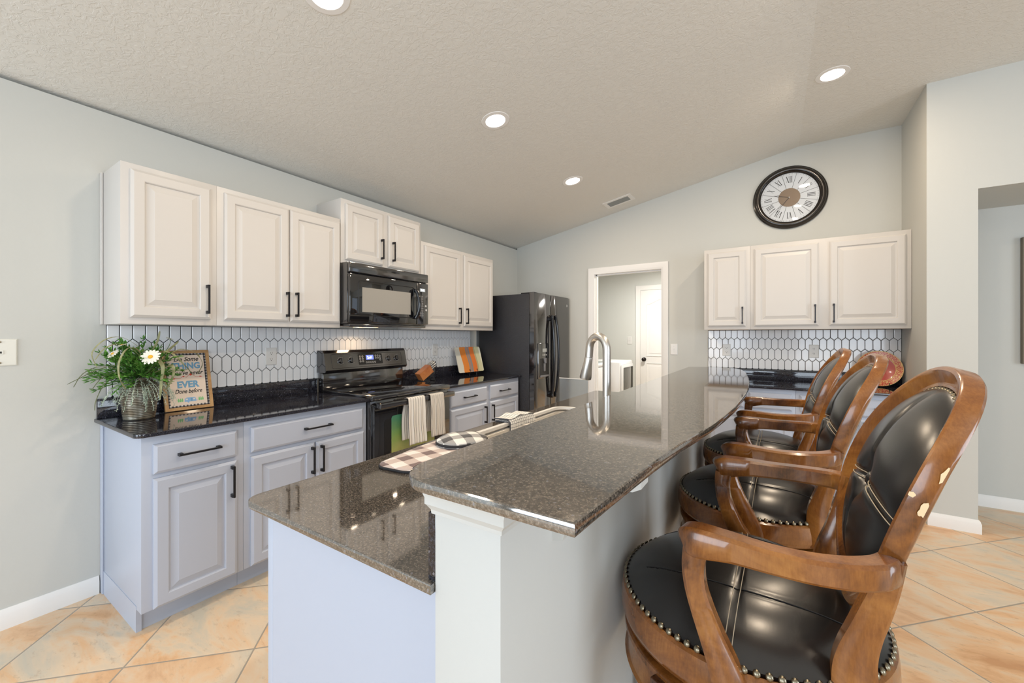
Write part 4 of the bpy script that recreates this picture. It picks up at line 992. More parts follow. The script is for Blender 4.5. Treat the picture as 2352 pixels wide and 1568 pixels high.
# chips of bare wood on the near stool's back frame (only this one)
bfr = [c for c in bpy.data.objects if c.parent == s1 and c.name.startswith('back_frame')][0]
mb = MB(); rnd = random.Random(3)
def side_pt(z, d, out=0.0012):
    # on the near outer side of the oval frame; d = depth from front face
    zz = (z-1.045)/0.246; ex = 2.25
    yy = max(0, 1-abs(zz)**ex)**(1/ex); yy *= (1.0+0.03*zz)-0.10*max(0, -zz)**2
    y = -0.238*yy-out; x = 0.215+(z-0.88)*0.335-0.0425*(abs(y)/0.238)**3.0
    return (x+d, y, z-d*0.32)
for (z, d, a, b) in ((1.140, 0.027, 0.004, 0.012), (1.082, 0.025, 0.005, 0.012), (1.098, 0.005, 0.005, 0.004)):
    pts = []
    for k in range(14):
        u = 2*PI*k/14; r = 0.75+0.45*rnd.random()
        pts.append(side_pt(z+b*r*math.sin(u), min(0.0285, max(0.002, d+a*r*math.cos(u)))))
    c = side_pt(z, d); mb.add([c]+pts, [(0, 1+k, 1+(k+1) % 14) for k in range(14)])
ch = build(mb, 'chipped_finish', M_wear, bfr, 0); ch['label'] = 'pale bare wood chips in the finish'

# ================================================================== OBJECTS ON THE LEFT WORKTOP
# vase with artificial greenery
VX, VY = -2.800, 0.716
t = thing('flower_vase', 'ribbed metal vase of artificial daisies, grasses and greenery on the worktop', 'vase', (VX, VY, CZ))
prof = [(0.0005, CZ+0.0005), (0.062, CZ+0.0005), (0.0645, CZ+0.004)]
NR = 19
for k in range(NR):
    u0 = k/NR; z0 = CZ+0.006+0.165*u0; rr = 0.0635+0.0145*(u0**0.8); h = 0.165/NR
    prof += [(rr-0.0016, z0), (rr+0.0012, z0+h*0.35), (rr+0.0012, z0+h*0.65), (rr-0.0016, z0+h*0.99)]
for k in range(4):
    u0 = k/4; z0 = CZ+0.171+0.030*u0; rr = 0.0755-0.024*u0**1.2
    prof += [(rr-0.001, z0), (rr+0.001, z0+0.004), (rr-0.003, z0+0.0072)]
prof += [(0.050, CZ+0.204), (0.052, CZ+0.214), (0.047, CZ+0.214), (0.045, CZ+0.19), (0.05, CZ+0.03), (0.0005, CZ+0.03)]
M_vase = mat('galvanised_metal', (0.42, 0.41, 0.37), 0.30, 0.85); n = N(M_vase)
n.link(n.ramp(n.noise(n.coord(), 14, 4), [(0.4, (0.34, 0.33, 0.29)), (0.6, (0.20, 0.165, 0.12))]), n.b.inputs['Base Color'])
build(MB().lathe(prof, (VX, VY, 0), 48), 'ribbed_vase', M_vase, t, 40)
def m_leaf(name, a, b): 
    m = mat(name, a, 0.5); n = N(m); n.link(n.ramp(n.noise(n.coord(), 40, 2), [(0.35, a), (0.65, b)]), n.b.inputs['Base Color']); return m
M_leafA = m_leaf('bright_leaf', (0.035, 0.14, 0.015), (0.15, 0.36, 0.06))
M_grassA = m_leaf('olive_grass', (0.20, 0.20, 0.09), (0.34, 0.33, 0.17))
M_sprig = m_leaf('silvery_sprig', (0.30, 0.40, 0.32), (0.60, 0.68, 0.56))
M_stem = mat('green_stem', (0.08, 0.16, 0.04), 0.6)
rnd = random.Random(11)
VT = Vector((VX, VY, CZ+0.20))
def curve3(p0, d0, L, droop, n=10):
    P = [Vector(p0)]; d = Vector(d0).normalized()
    for i in range(n):
        d = (d+Vector((0, 0, -droop/n))).normalized(); P.append(P[-1]+d*L/n)
    return P
def keep(P):   # stay clear of the tile and the cabinet above
    for p in P:
        p.x = max(p.x, WX+0.016)
        if p.z > 1.40 and p.y > 0.58: p.z = 1.40
    return P
def leaf(mb, p, d, L, w, up=Vector((0, 0, 1))):
    d = d.normalized(); s = d.cross(up); s = s.normalized() if s.length > 1e-3 else Vector((1, 0, 0)); u = s.cross(d)
    pts = [p, p+d*L*0.35+s*w-u*w*0.2, p+d*L*0.7+s*w*0.8-u*w*0.3, p+d*L, p+d*L*0.7-s*w*0.8-u*w*0.3, p+d*L*0.35-s*w-u*w*0.2, p+d*L*0.5+u*w*0.35]
    pts = keep([Vector(q) for q in pts])
    if max(q.y for q in pts) > 0.885 and pts[0].z < 1.27: return
    mb.add(pts, [(0, 1, 6), (1, 2, 6), (2, 3, 6), (3, 4, 6), (4, 5, 6), (5, 0, 6)])
leaves = MB(); stems = MB()
for i in range(95):
    az = rnd.uniform(0, 2*PI); el = rnd.uniform(0.15, 1.35); d = Vector((math.cos(az)*math.cos(el), math.sin(az)*math.cos(el), math.sin(el)))
    L = rnd.uniform(0.12, 0.215)*(1.0 if el > 0.5 else 0.95)
    P = keep(curve3(VT+Vector((0, 0, rnd.uniform(-0.01, 0.03))), d, L, 0.6, 8)); stems.tube(P, 0.0011, 4)
    for k in range(2, 9):
        for s in (-1, 1, 0):
            dd = (P[k]-P[k-1]).normalized()+Vector((rnd.uniform(-.9, .9), rnd.uniform(-.9, .9), rnd.uniform(-.3, .7)))
            leaf(leaves, P[k], dd, rnd.uniform(0.020, 0.038), rnd.uniform(0.004, 0.008))
tag(build(leaves, 'leaves', M_leafA, t, 0), None, None, kind='stuff'); build(stems, 'stems', M_stem, t, 0)
def blade(mb, P, w, tw=0.0):
    L = len(P); rings = []
    for i, p in enumerate(P):
        tt = (P[min(i+1, L-1)]-P[max(i-1, 0)]).normalized(); s = tt.cross(Vector((0.3, -0.6, 0.7))).normalized()
        ww = w*math.sin(PI*min(1, 0.12+0.88*(1-i/(L-1))**0.8)**1.0)*0.9+0.0004
        u = tt.cross(s)*0.0007
        rings.append([p-s*ww+u, p+s*ww+u, p+s*ww-u, p-s*ww-u])
    mb.ring_connect(rings, True, True, True)
def hull(pts, n=24):
    P = []; V = [Vector(p) for p in pts]; m = len(V)
    for i in range(n+1):
        u = i/n*(m-1); k = min(int(u), m-2); f_ = u-k
        a = V[max(k-1, 0)]; b = V[k]; c = V[k+1]; d = V[min(k+2, m-1)]
        P.append(0.5*((2*b)+(c-a)*f_+(2*a-5*b+4*c-d)*f_*f_+(3*b-a-3*c+d)*f_**3))
    return P
def vp(y, z, x=-2.75): return (x, y, z)
T0 = (VX, VY, CZ+0.20)
blades = [   # big looping blades, then thin ones
    ([T0, vp(0.74, 1.24, -2.78), vp(0.65, 1.335, -2.74), vp(0.575, 1.335, -2.72), vp(0.525, 1.27, -2.72), vp(0.545, 1.20, -2.74)], 0.0045),
    ([T0, vp(0.72, 1.22, -2.76), vp(0.64, 1.305, -2.72), vp(0.57, 1.295, -2.70), vp(0.53, 1.235, -2.70)], 0.004),
    ([T0, vp(0.70, 1.26, -2.72), vp(0.64, 1.29, -2.66), vp(0.60, 1.23, -2.63), vp(0.60, 1.15, -2.63), vp(0.63, 1.09, -2.66)], 0.0055),
    ([T0, vp(0.79, 1.22, -2.74), vp(0.86, 1.275, -2.72), vp(0.94, 1.255, -2.74), vp(0.985, 1.19, -2.77), vp(0.97, 1.13, -2.80)], 0.0045),
    ([T0, vp(0.76, 1.25, -2.80), vp(0.79, 1.32, -2.80), vp(0.80, 1.375, -2.80)], 0.008),
    ([T0, vp(0.77, 1.22, -2.76), vp(0.83, 1.28, -2.75), vp(0.87, 1.32, -2.76)], 0.009),
    ([T0, vp(0.74, 1.24, -2.74), vp(0.77, 1.20, -2.66), vp(0.765, 1.11, -2.655), vp(0.76, 1.02, -2.66)], 0.010),
    ([T0, vp(0.79, 1.18, -2.70), vp(0.815, 1.19, -2.66), vp(0.81, 1.13, -2.65), vp(0.785, 1.07, -2.66)], 0.008),
    ([T0, vp(0.77, 1.26, -2.75), vp(0.83, 1.25, -2.70), vp(0.87, 1.19, -2.68)], 0.004)]
for P, w in blades:
    mb = MB(); blade(mb, hull(P), w); build(mb, 'grass_blade', M_grassA, t, 40)
thin = [([T0, vp(0.66, 1.20), vp(0.56, 1.19), vp(0.49, 1.15), vp(0.45, 1.125)]), ([T0, vp(0.65, 1.17), vp(0.56, 1.20), vp(0.50, 1.17), vp(0.47, 1.11)]), ([T0, vp(0.64, 1.17), vp(0.57, 1.15), vp(0.53, 1.09)]),
        ([T0, vp(0.66, 1.16), vp(0.58, 1.12), vp(0.545, 1.04), vp(0.54, 0.99)]), ([T0, vp(0.84, 1.22), vp(0.90, 1.18), vp(0.93, 1.13)])]
mb = MB()
for P in thin: blade(mb, hull(P, 16), 0.0018)
build(mb, 'thin_grass', m_leaf('dark_grass', (0.06, 0.08, 0.03), (0.16, 0.18, 0.08)), t, 0)
# silvery trailing sprigs
mb = MB()
for i in range(40):
    az = rnd.uniform(-2.6, 2.2); el = rnd.uniform(-0.1, 0.4); d = Vector((math.cos(az)*math.cos(el), math.sin(az)*math.cos(el), math.sin(el)))
    P = keep(curve3(VT+Vector((0, 0, 0.01)), d, rnd.uniform(0.12, 0.23), 1.9, 12)); mb.tube(P, 0.0008, 4)
    for k in range(2, 13):
        for j in range(4):
            dd = Vector((rnd.uniform(-1, 1), rnd.uniform(-1, 1), rnd.uniform(-1, 1))); leaf(mb, P[k]+dd*0.002, dd, rnd.uniform(0.006, 0.011), 0.0018)
tag(build(mb, 'trailing_sprigs', M_sprig, t, 0), None, None, kind='stuff')
M_petal = mat('white_petal', (0.80, 0.77, 0.68), 0.6); M_yolk = mat('yellow_centre', (0.75, 0.42, 0.03), 0.7)
def daisy(c, nrm, R):
    c = Vector(c); nrm = Vector(nrm).normalized(); a = nrm.orthogonal().normalized(); b = nrm.cross(a); mb = MB()
    for k in range(15):
        th = 2*PI*k/15; d = (a*math.cos(th)+b*math.sin(th)); s = nrm.cross(d); L = R*rnd.uniform(0.88, 1.05); w = R*0.17
        P = [c+d*R*0.16-s*w*0.4, c+d*R*0.16+s*w*0.4, c+d*L*0.6+s*w+nrm*R*0.04, c+d*L*0.92+s*w*0.6-nrm*R*0.05, c+d*L-nrm*R*0.08, c+d*L*0.92-s*w*0.6-nrm*R*0.05, c+d*L*0.6-s*w+nrm*R*0.04, c+d*L*0.6+nrm*R*0.0]
        mb.add(P, [(0, 1, 7), (1, 2, 7), (2, 3, 7), (3, 4, 7), (4, 5, 7), (5, 6, 7), (6, 0, 7)])
    f_ = build(mb, 'daisy', M_petal, t, 0)
    rot = nrm.to_track_quat('Z', 'Y').to_matrix().to_4x4()
    build(MB().lathe([(R*0.24, 0), (R*0.22, R*0.07), (R*0.12, R*0.12), (0.0003, R*0.13)], n=14, M=Matrix.Translation(c) @ rot), 'daisy_centre', M_yolk, f_, 50)
    build(MB().tube(hull([c-nrm*0.002, c-nrm*0.03-Vector((0, 0, 0.03)), VT], 8), 0.0014, 5), 'daisy_stem', M_stem, f_, 40)
daisy((-2.62, 0.712, 1.245), (0.75, -0.55, 0.45), 0.043)
daisy((-2.74, 0.600, 1.262), (0.2, -0.7, 0.7), 0.030)
daisy((-2.76, 0.640, 1.305), (0.0, -0.3, 0.9), 0.024)
daisy((-2.80, 0.845, 1.335), (-0.1, 0.4, 0.8), 0.020)

# framed sign leaning on the upstand
sy0, sy1 = 0.846, 1.080
bx0 = -2.874; lean = math.atan2(0.078, 0.336); HS = 0.352
ax_ = Vector((0, 1, 0)); up_ = Vector((-math.sin(lean), 0, math.cos(lean))); nr_ = ax_.cross(up_)
so = Vector((bx0, sy0, CZ+0.0035))
fs = lambda a, b, h: tuple(so+ax_*a+up_*b+nr_*h)
SW = sy1-sy0
t = thing('framed_sign', 'wood-framed sign with blue and black lettering leaning on the tile', 'sign', (bx0, (sy0+sy1)/2, CZ))
FW = 0.017
mb = MB()
for (a0, a1, b0, b1) in ((0, SW, 0, FW), (0, SW, HS-FW, HS), (0, FW, FW, HS-FW), (SW-FW, SW, FW, HS-FW)):
    mb.prism([(a0, b0), (a1, b0), (a1, b1), (a0, b1)], fs, -0.012, 0.002)
build(mb, 'frame', m_wood('natural_pine', (0.30, 0.15, 0.05), (0.46, 0.26, 0.10), (0.58, 0.36, 0.16), 0.5), t, 0)
M_ging = mat('gingham_border', (1, 1, 1), 0.7); n = N(M_ging)
tc = n.new('ShaderNodeTexCoord'); sp = n.new('ShaderNodeSeparateXYZ'); n.link(tc.outputs['Object'], sp.inputs[0])
q1 = n.math('GREATER_THAN', n.math('FRACT', n.math('MULTIPLY', sp.outputs[1], 58)), 0.5); q2 = n.math('GREATER_THAN', n.math('FRACT', n.math('MULTIPLY', sp.outputs[2], 60)), 0.5)
n.link(n.ramp(n.math('MULTIPLY', n.math('ADD', q1, q2), 0.5), [(0.0, (0.015, 0.015, 0.02)), (0.4, (0.12, 0.12, 0.14)), (0.9, (0.75, 0.74, 0.72))], 'CONSTANT'), n.b.inputs['Base Color'])
build(MB().prism([(FW, FW), (SW-FW, FW), (SW-FW, HS-FW), (FW, HS-FW)], fs, -0.010, -0.006), 'gingham_backing', M_ging, t, 0)
gi = FW+0.0115
bd = build(MB().prism([(gi, gi), (SW-gi, gi), (SW-gi, HS-gi), (gi, HS-gi)], fs, -0.006, -0.0045), 'board', mat('pale_board', (0.80, 0.68, 0.58), 0.7), t, 0)
M_sblue = mat('sign_blue', (0.16, 0.36, 0.56), 0.6); M_sred = mat('sign_red', (0.65, 0.06, 0.03), 0.6); M_sgreen = mat('sign_green', (0.20, 0.55, 0.22), 0.6); M_slb = mat('sign_pale_blue', (0.25, 0.45, 0.72), 0.6)
def st(body, b, size, m, width, shear=0.0, off=0.0, dx_=0.0):
    text(body, size, 'lettering', m, bd, fs(SW/2+dx_, b, -0.0042), ax_, up_, shear=shear, offset=off, width=width, extrude=0.0002)
st('Do Some', 0.288, 0.036, M_ink, 0.122, 0.35, 0.0007)
st('THING', 0.243, 0.050, M_sblue, 0.138, 0, 0.0022)
st("You've never", 0.206, 0.034, M_ink, 0.152, 0.35, 0.0006)
st('EVER', 0.131, 0.052, M_sblue, 0.108, 0, 0.0024)
st('Done before', 0.097, 0.034, M_ink, 0.132, 0.35, 0.0006)
mb = MB()
def poly(pts, mi, h=-0.0042):
    mb.prism(pts, fs, h, h+0.0003, mi)
arrow = [(0.052, 0.186), (0.082, 0.186), (0.098, 0.200), (0.112, 0.190), (0.134, 0.212), (0.160, 0.190), (0.190, 0.191)]
mb.tube([fs(a, b, -0.0040) for a, b in arrow], 0.0009, 4, up=tuple(nr_))
poly([(0.092, 0.195), (0.098, 0.200), (0.105, 0.195), (0.099, 0.192)], 0); poly([(0.126, 0.204), (0.134, 0.2125), (0.144, 0.204), (0.134, 0.199)], 0)
poly([(0.178, 0.187), (0.194, 0.1912), (0.178, 0.195)], 0); poly([(0.048, 0.181), (0.056, 0.184), (0.062, 0.186), (0.056, 0.189), (0.048, 0.191), (0.052, 0.186)], 0)
poly([(0.094, 0.046), (0.150, 0.046), (0.150, 0.062), (0.144, 0.070), (0.106, 0.070), (0.096, 0.064)], 1); poly([(0.150, 0.049), (0.158, 0.049), (0.158, 0.051), (0.150, 0.052)], 1)
poly([(0.112+0.005*math.cos(u), 0.045+0.005*math.sin(u)) for u in [k*PI/5 for k in range(10)]], 1, -0.0041)
for (a0, a1) in ((0.100, 0.110), (0.136, 0.146)): poly([(a0, 0.056), (a1, 0.056), (a1, 0.064), (a0, 0.064)], 3, -0.0039)
poly([(0.124, 0.048), (0.132, 0.048), (0.132, 0.066), (0.124, 0.066)], 4, -0.0039)
for a in (0.066, 0.075, 0.084, 0.166, 0.175, 0.184): poly([(a-0.0032, 0.048), (a+0.0032, 0.048), (a+0.0040, 0.056), (a+0.002, 0.066), (a, 0.070), (a-0.002, 0.066), (a-0.0040, 0.056)], 2)
build(mb, 'printed_motifs', [M_sred, M_slb, M_sgreen, M_white, M_sblue], bd, 0)

# knife block right of the range
t = thing('knife_block', 'slanted wooden knife block full of steel-handled knives beside the range', 'knife block', (-2.80, 2.82, CZ))
kc = Vector((-2.80, 2.795, CZ+0.034)); kd = Vector((0.10, 0.62, 0.42)).normalized(); kn_ = Vector((-0.05, -0.42, 0.62)); ks = kd.cross(kn_).normalized(); ku = ks.cross(kd).normalized()
if ku.z < 0: ku = -ku
KS = 0.76
fk2 = lambda a, b, c: tuple(kc+(kd*a+ks*b+ku*c)*KS)
def kbox(mb, a0, a1, b0, b1, c0, c1):
    p = [fk2(x, y, z) for x in (a0, a1) for y in (b0, b1) for z in (c0, c1)]; mb.add(p, [(0, 1, 3, 2), (4, 6, 7, 5), (0, 4, 5, 1), (2, 3, 7, 6), (0, 2, 6, 4), (1, 5, 7, 3)])
mb = MB(); kbox(mb, -0.075, 0.115, -0.050, 0.050, 0.012, 0.115); build(mb, 'block', m_wood('cherry_block', (0.30, 0.08, 0.02), (0.45, 0.15, 0.04), (0.58, 0.25, 0.08), 0.35), t, 0)
mb = MB(); p = [Vector(fk2(0.10, y, 0.012)) for y in (-0.045, 0.045)]
for q in p: mb.cyl(q, (q.x+0.012, q.y+0.02, CZ+0.001), 0.004, 8)
q = [Vector(fk2(-0.075, y, 0.014)) for y in (-0.045, 0.045)]
for k in (0, 1): mb.cyl(q[k], (q[k].x, q[k].y, CZ+0.001), 0.004, 8)
mb.cyl((p[0].x+0.012, p[0].y+0.02, CZ+0.0045), (p[1].x+0.012, p[1].y+0.02, CZ+0.0045), 0.004, 8)
build(mb, 'wire_stand', M_blkmatte, t, 40)
for (b, c, L) in ((-0.032, 0.098, 0.105), (0.0, 0.100, 0.100), (0.032, 0.098, 0.095), (-0.032, 0.070, 0.095), (0.0, 0.070, 0.100), (0.032, 0.070, 0.090), (-0.02, 0.040, 0.085), (0.02, 0.040, 0.085)):
    mb = MB(); P = [fk2(0.116, b, c), fk2(0.125, b, c), fk2(0.116+L*0.5, b, c+0.002), fk2(0.116+L*0.85, b, c-0.001), fk2(0.116+L, b, c-0.006)]
    mb.sweep(P, [[(w*math.cos(u), h*math.sin(u)) for u in [k*PI/5 for k in range(10)]] for w, h in ((0.006, 0.009), (0.006, 0.010), (0.006, 0.008), (0.007, 0.010), (0.005, 0.008))], up=tuple(ku))
    kf = build(mb, 'knife_handle', M_chrome, t, 50)
    mb = MB(); mb.cyl(fk2(0.116+L-0.004, b, c-0.005), fk2(0.116+L+0.004, b, c-0.007), 0.0085, 10); mb.cyl(fk2(0.114, b, c), fk2(0.124, b, c), 0.0098, 10)
    build(mb, 'dark_bolster', M_blk, kf, 40)

# striped serving board on a wire easel
t = thing('serving_tray', 'square orange, grey and cream striped serving plate on a small wire easel', 'plate', (-2.83, 3.55, CZ))
o2 = Vector((-2.845, 3.335, CZ+0.030)); up2 = Vector((-0.26, 0.0, 1)).normalized(); ax2 = Vector((0.05, 1, 0)).normalized(); n2_ = ax2.cross(up2)
M_str = mat('striped_glaze', (1, 1, 1), 0.22, coat=0.5); n = N(M_str)
tc = n.new('ShaderNodeTexCoord'); sp = n.new('ShaderNodeSeparateXYZ'); n.link(tc.outputs['Object'], sp.inputs[0])
wob = n.math('MULTIPLY', n.math('SINE', n.math('MULTIPLY', sp.outputs[2], 17)), 0.010)
yy_ = n.math('MULTIPLY', n.math('SUBTRACT', n.math('ADD', sp.outputs[1], wob), 3.335), 1/0.42)
n.link(n.ramp(yy_, [(0.0, (0.75, 0.74, 0.66)), (0.20, (0.82, 0.27, 0.05)), (0.42, (0.32, 0.28, 0.27)), (0.47, (0.55, 0.25, 0.15)), (0.50, (0.30, 0.28, 0.28)), (0.57, (0.82, 0.22, 0.05)), (0.74, (0.50, 0.47, 0.27)), (0.80, (0.68, 0.66, 0.42)), (0.95, (0.78, 0.76, 0.60))], 'CONSTANT'), n.b.inputs['Base Color'])
f2 = lambda a, b, h: tuple(o2+ax2*a+up2*b+n2_*h)
pts = rounded([(0, 0), (0.415, 0), (0.415, 0.285), (0, 0.285)], 0.02, 5); pi_ = rounded([(0.012, 0.012), (0.403, 0.012), (0.403, 0.273), (0.012, 0.273)], 0.015, 5)
mb = MB(); mb.ring_connect([[f2(a, b, -0.008) for a, b in pi_], [f2(a, b, 0.004) for a, b in pts], [f2(a, b, 0.007) for a, b in pts], [f2(a, b, 0.002) for a, b in pi_]], True, True, True)
build(mb, 'plate', M_str, t, 30)
mb = MB()
for a in (0.15, 0.27):
    B = Vector(f2(a, 0, 0)); P = [B+Vector((-0.05, 0, 0.16)), B+Vector((-0.035, 0, 0.05)), B+Vector((-0.012, 0, -0.010)), B+Vector((0.012, 0, -0.012)), B+Vector((0.030, 0, -0.004)), B+Vector((0.034, 0, 0.018)), B+Vector((0.026, 0, 0.034)), B+Vector((0.020, 0, 0.026)), B+Vector((0.026, 0, 0.018))]
    mb.tube(hull(P, 20), 0.0026, 6); mb.cyl(B+Vector((0.012, 0, -0.012)), (B.x+0.016, B.y, CZ+0.001), 0.0026, 6); mb.cyl(B+Vector((-0.035, 0, 0.05)), (B.x-0.075, B.y, CZ+0.001), 0.0026, 6)
mb.cyl(Vector(f2(0.15, 0, 0))+Vector((0.012, 0, -0.012)), Vector(f2(0.27, 0, 0))+Vector((0.012, 0, -0.012)), 0.0026, 6)
build(mb, 'wire_easel', M_handle, t, 50)

# red pineapple plate on the back wall worktop
t = thing('decorative_plate', 'round red plate with a gold pineapple, standing behind the stools', 'plate', (0.765, 4.60, CZ))
PC = Vector((0.752, 4.600, 1.070)); tl = math.radians(14)
un = Vector((0, -math.cos(tl), math.sin(tl))); uz = Vector((0, math.sin(tl), math.cos(tl))); ux = Vector((1, 0, 0))
PM = Matrix(((ux.x, uz.x, un.x, PC.x), (ux.y, uz.y, un.y, PC.y), (ux.z, uz.z, un.z, PC.z), (0, 0, 0, 1)))
M_pred = mat('red_glaze', (0.42, 0.055, 0.04), 0.22, coat=0.4); M_pgold = mat('gold_glaze', (0.62, 0.42, 0.16), 0.35)
M_prim = mat('ornate_rim_glaze', (0.45, 0.05, 0.03), 0.25); n = N(M_prim)
vo = n.new('ShaderNodeTexVoronoi'); vo.feature = 'DISTANCE_TO_EDGE'; vo.inputs['Scale'].default_value = 75; n.link(n.coord(), vo.inputs['Vector'])
n.link(n.mix(n.math('LESS_THAN', vo.outputs['Distance'], 0.075), (0.42, 0.045, 0.03), (0.62, 0.40, 0.16)), n.b.inputs['Base Color'])
pl = build(MB().lathe([(0.0005, -0.006), (0.10, -0.006), (0.150, 0.010), (0.150, 0.013), (0.108, 0.0035), (0.100, 0.0), (0.0005, 0.0)], n=64, M=PM), 'plate', M_pred, t, 30)
build(MB().lathe([(0.109, 0.0045), (0.147, 0.0132)], n=64, M=PM), 'ornate_rim', M_prim, pl, 30)
build(MB().lathe([(0.146, 0.0125), (0.1515, 0.0145), (0.1515, 0.011)], n=64, M=PM).lathe([(0.104, 0.0025), (0.108, 0.0052), (0.110, 0.0045)], n=64, M=PM), 'gold_lines', M_pgold, pl, 30)
pp = lambda a, b, h: tuple(PM @ Vector((a, b, h)))
mb = MB(); mb.prism([(0.027*math.cos(u), -0.018+0.036*math.sin(u)) for u in [k*PI/14 for k in range(28)]], pp, 0.0002, 0.0022)
for k in range(7):
    a = math.radians(90+(k-3)*24); b0 = Vector((0, 0.014)); tip = b0+Vector((math.cos(a), math.sin(a)))*(0.052-0.004*abs(k-3)); mid = (b0+tip)/2+Vector((math.cos(a)*0.0, 0.006)); s = Vector((-math.sin(a), math.cos(a)))*0.0055
    mb.prism([(b0.x, b0.y), (mid.x+s.x, mid.y+s.y), (tip.x, tip.y-0.006*abs(k-3)/3), (mid.x-s.x, mid.y-s.y)], pp, 0.0004, 0.0024+0.0002*k)
build(mb, 'pineapple', M_pgold, pl, 0)
mb = MB()
for k in range(-3, 4):
    for s in (-1, 1): mb.tube([pp(k*0.009-s*0.016, -0.048, 0.0026), pp(k*0.009+s*0.016, 0.012, 0.0026)], 0.0007, 4)
build(mb, 'pineapple_crosshatch', M_pred, pl, 0)
mb = MB()
for s in (-1, 1):
    x = PC.x+s*0.055
    mb.tube(hull([(x, 4.68, 1.12), (x, 4.645, 0.99), (x, 4.62, 0.935), (x, 4.575, 0.9245), (x, 4.545, 0.926), (x, 4.530, 0.94), (x, 4.535, 0.955)], 18), 0.0035, 6)
    mb.cyl((x, 4.60, 0.93), (x, 4.60, CZ+0.001), 0.0035, 6); mb.cyl((x, 4.65, 1.02), (x, 4.69, CZ+0.002), 0.003, 6)
mb.cyl((PC.x-0.055, 4.60, 0.93), (PC.x+0.055, 4.60, 0.93), 0.0035, 6)
build(mb, 'plate_stand', M_blkmatte, t, 50)

# ================================================================== TEXTILES
def m_grid(name, su, sv, wu, wv, base, line, ax=(0, 1), soft=None):
    """thin line grid using two object axes; su/sv = lines per metre (0 = none)"""
    m = mat(name, base, 0.85, sheen=0.2); n = N(m)
    uvn = n.new('ShaderNodeUVMap'); sp = n.new('ShaderNodeSeparateXYZ'); n.link(uvn.outputs[0], sp.inputs[0])
    fac = None
    for k, (s, w) in enumerate(((su, wu), (sv, wv))):
        if not s: continue
        q = n.math('LESS_THAN', n.math('FRACT', n.math('MULTIPLY', sp.outputs[k], s)), w)
        fac = q if fac is None else n.math('MAXIMUM', fac, q)
    n.link(n.mix(fac, base, line), n.b.inputs['Base Color'])
    uvm = n.new('ShaderNodeMapping'); n.link(uvn.outputs[0], uvm.inputs[0]); n.bump(n.noise(uvm.outputs[0], 500, 2), 0.3, 0.001); return m
def m_plaid(name, s, white, grey, dark, ang=0.0):
    m = mat(name, white, 0.9, sheen=0.2); n = N(m)
    uvn = n.new('ShaderNodeUVMap'); mp = n.new('ShaderNodeMapping'); mp.inputs['Rotation'].default_value = (0, 0, ang); n.link(uvn.outputs[0], mp.inputs[0])
    wv = n.noise(mp.outputs[0], 30, 2)
    sp = n.new('ShaderNodeSeparateXYZ'); n.link(mp.outputs[0], sp.inputs[0])
    a = n.math('GREATER_THAN', n.math('FRACT', n.math('ADD', n.math('MULTIPLY', sp.outputs[0], s), n.math('MULTIPLY', wv, 0.12))), 0.5)
    b = n.math('GREATER_THAN', n.math('FRACT', n.math('ADD', n.math('MULTIPLY', sp.outputs[1], s), n.math('MULTIPLY', wv, 0.12))), 0.5)
    n.link(n.ramp(n.math('MULTIPLY', n.math('ADD', a, b), 0.5), [(0, white), (0.4, grey), (0.9, dark)], 'CONSTANT'), n.b.inputs['Base Color'])
    n.bump(n.noise(mp.outputs[0], 160, 3), 0.5, 0.003); return m
def sheet(name, fn, nu, nv, LU, LV, m, parent=None, thick=0.0022):
    """grid surface fn(u,v) with UVs in metres, given thickness by solidify baked in"""
    me = bpy.data.meshes.new(name); vs = [fn(i/nu, j/nv) for i in range(nu+1) for j in range(nv+1)]
    fs_ = [(i*(nv+1)+j, (i+1)*(nv+1)+j, (i+1)*(nv+1)+j+1, i*(nv+1)+j+1) for i in range(nu) for j in range(nv)]
    me.from_pydata(vs, [], fs_); uv = me.uv_layers.new(name='UVMap')
    for p in me.polygons:
        p.use_smooth = True
        for li in p.loop_indices:
            vi = me.loops[li].vertex_index; uv.data[li].uv = ((vi//(nv+1))/nu*LU, (vi % (nv+1))/nv*LV)
    o = link(name, me, parent, [m]); md = o.modifiers.new('thickness', 'SOLIDIFY'); md.thickness = thick; md.offset = 0.0; return o
# two towels on the oven rail
M_towA = m_grid('sparse_striped_cotton', 42, 0, 0.12, 0, (0.76, 0.73, 0.68), (0.07, 0.06, 0.06))
M_towB = m_grid('dense_striped_cotton', 95, 0, 0.30, 0, (0.72, 0.68, 0.62), (0.20, 0.18, 0.16))
def rail_towel(label, y0, y1, zf, zb, m, seed):
    r = random.Random(seed); ph = r.uniform(0, 6); W = y1-y0; top = hz+0.020
    LF = top-zf; LB = top-zb; over = 0.050; TL = LF+LB+over
    def fn(u, v):
        s = v*TL; y = y0+W*u
        if s < LB: t_ = (LB-s); x, z = -2.2775-0.0, top-t_; side = -1
        elif s > LB+over: t_ = s-LB-over; x, z = -2.2385, top-t_; side = 1
        else:
            a = PI*(s-LB)/over; x, z = -2.258-0.0195*math.cos(a), top+0.006*math.sin(a)+0.001; t_ = 0; side = 0
        amp = 0.007*min(1, t_/0.12)
        fold = math.sin(u*2*PI*2.2+ph)*0.8+math.sin(u*2*PI*5+ph*2)*0.3
        if side == 1: x += abs(amp*fold)+0.0015+0.012*min(1, t_/0.3)
        if side == -1: x -= 0.0 ; y -= 0.014*min(1, t_/0.1); x = max(x-abs(amp*fold)*0.5, -2.2845)
        y += 0.010*(u-0.5)*min(1, t_/0.3)+0.003*math.sin(t_*22+ph)
        if side == 1: z -= 0.010*abs(u-0.35)*min(1, t_/0.2)
        return (x, y, z)
    tag(sheet('dish_towel', fn, 40, 70, W, TL, m), label, 'towel', 'towels on the oven handle')
rail_towel('white towel with widely spaced dark stripes, left on the oven handle', 2.055, 2.225, 0.555, 0.585, M_towA, 1)
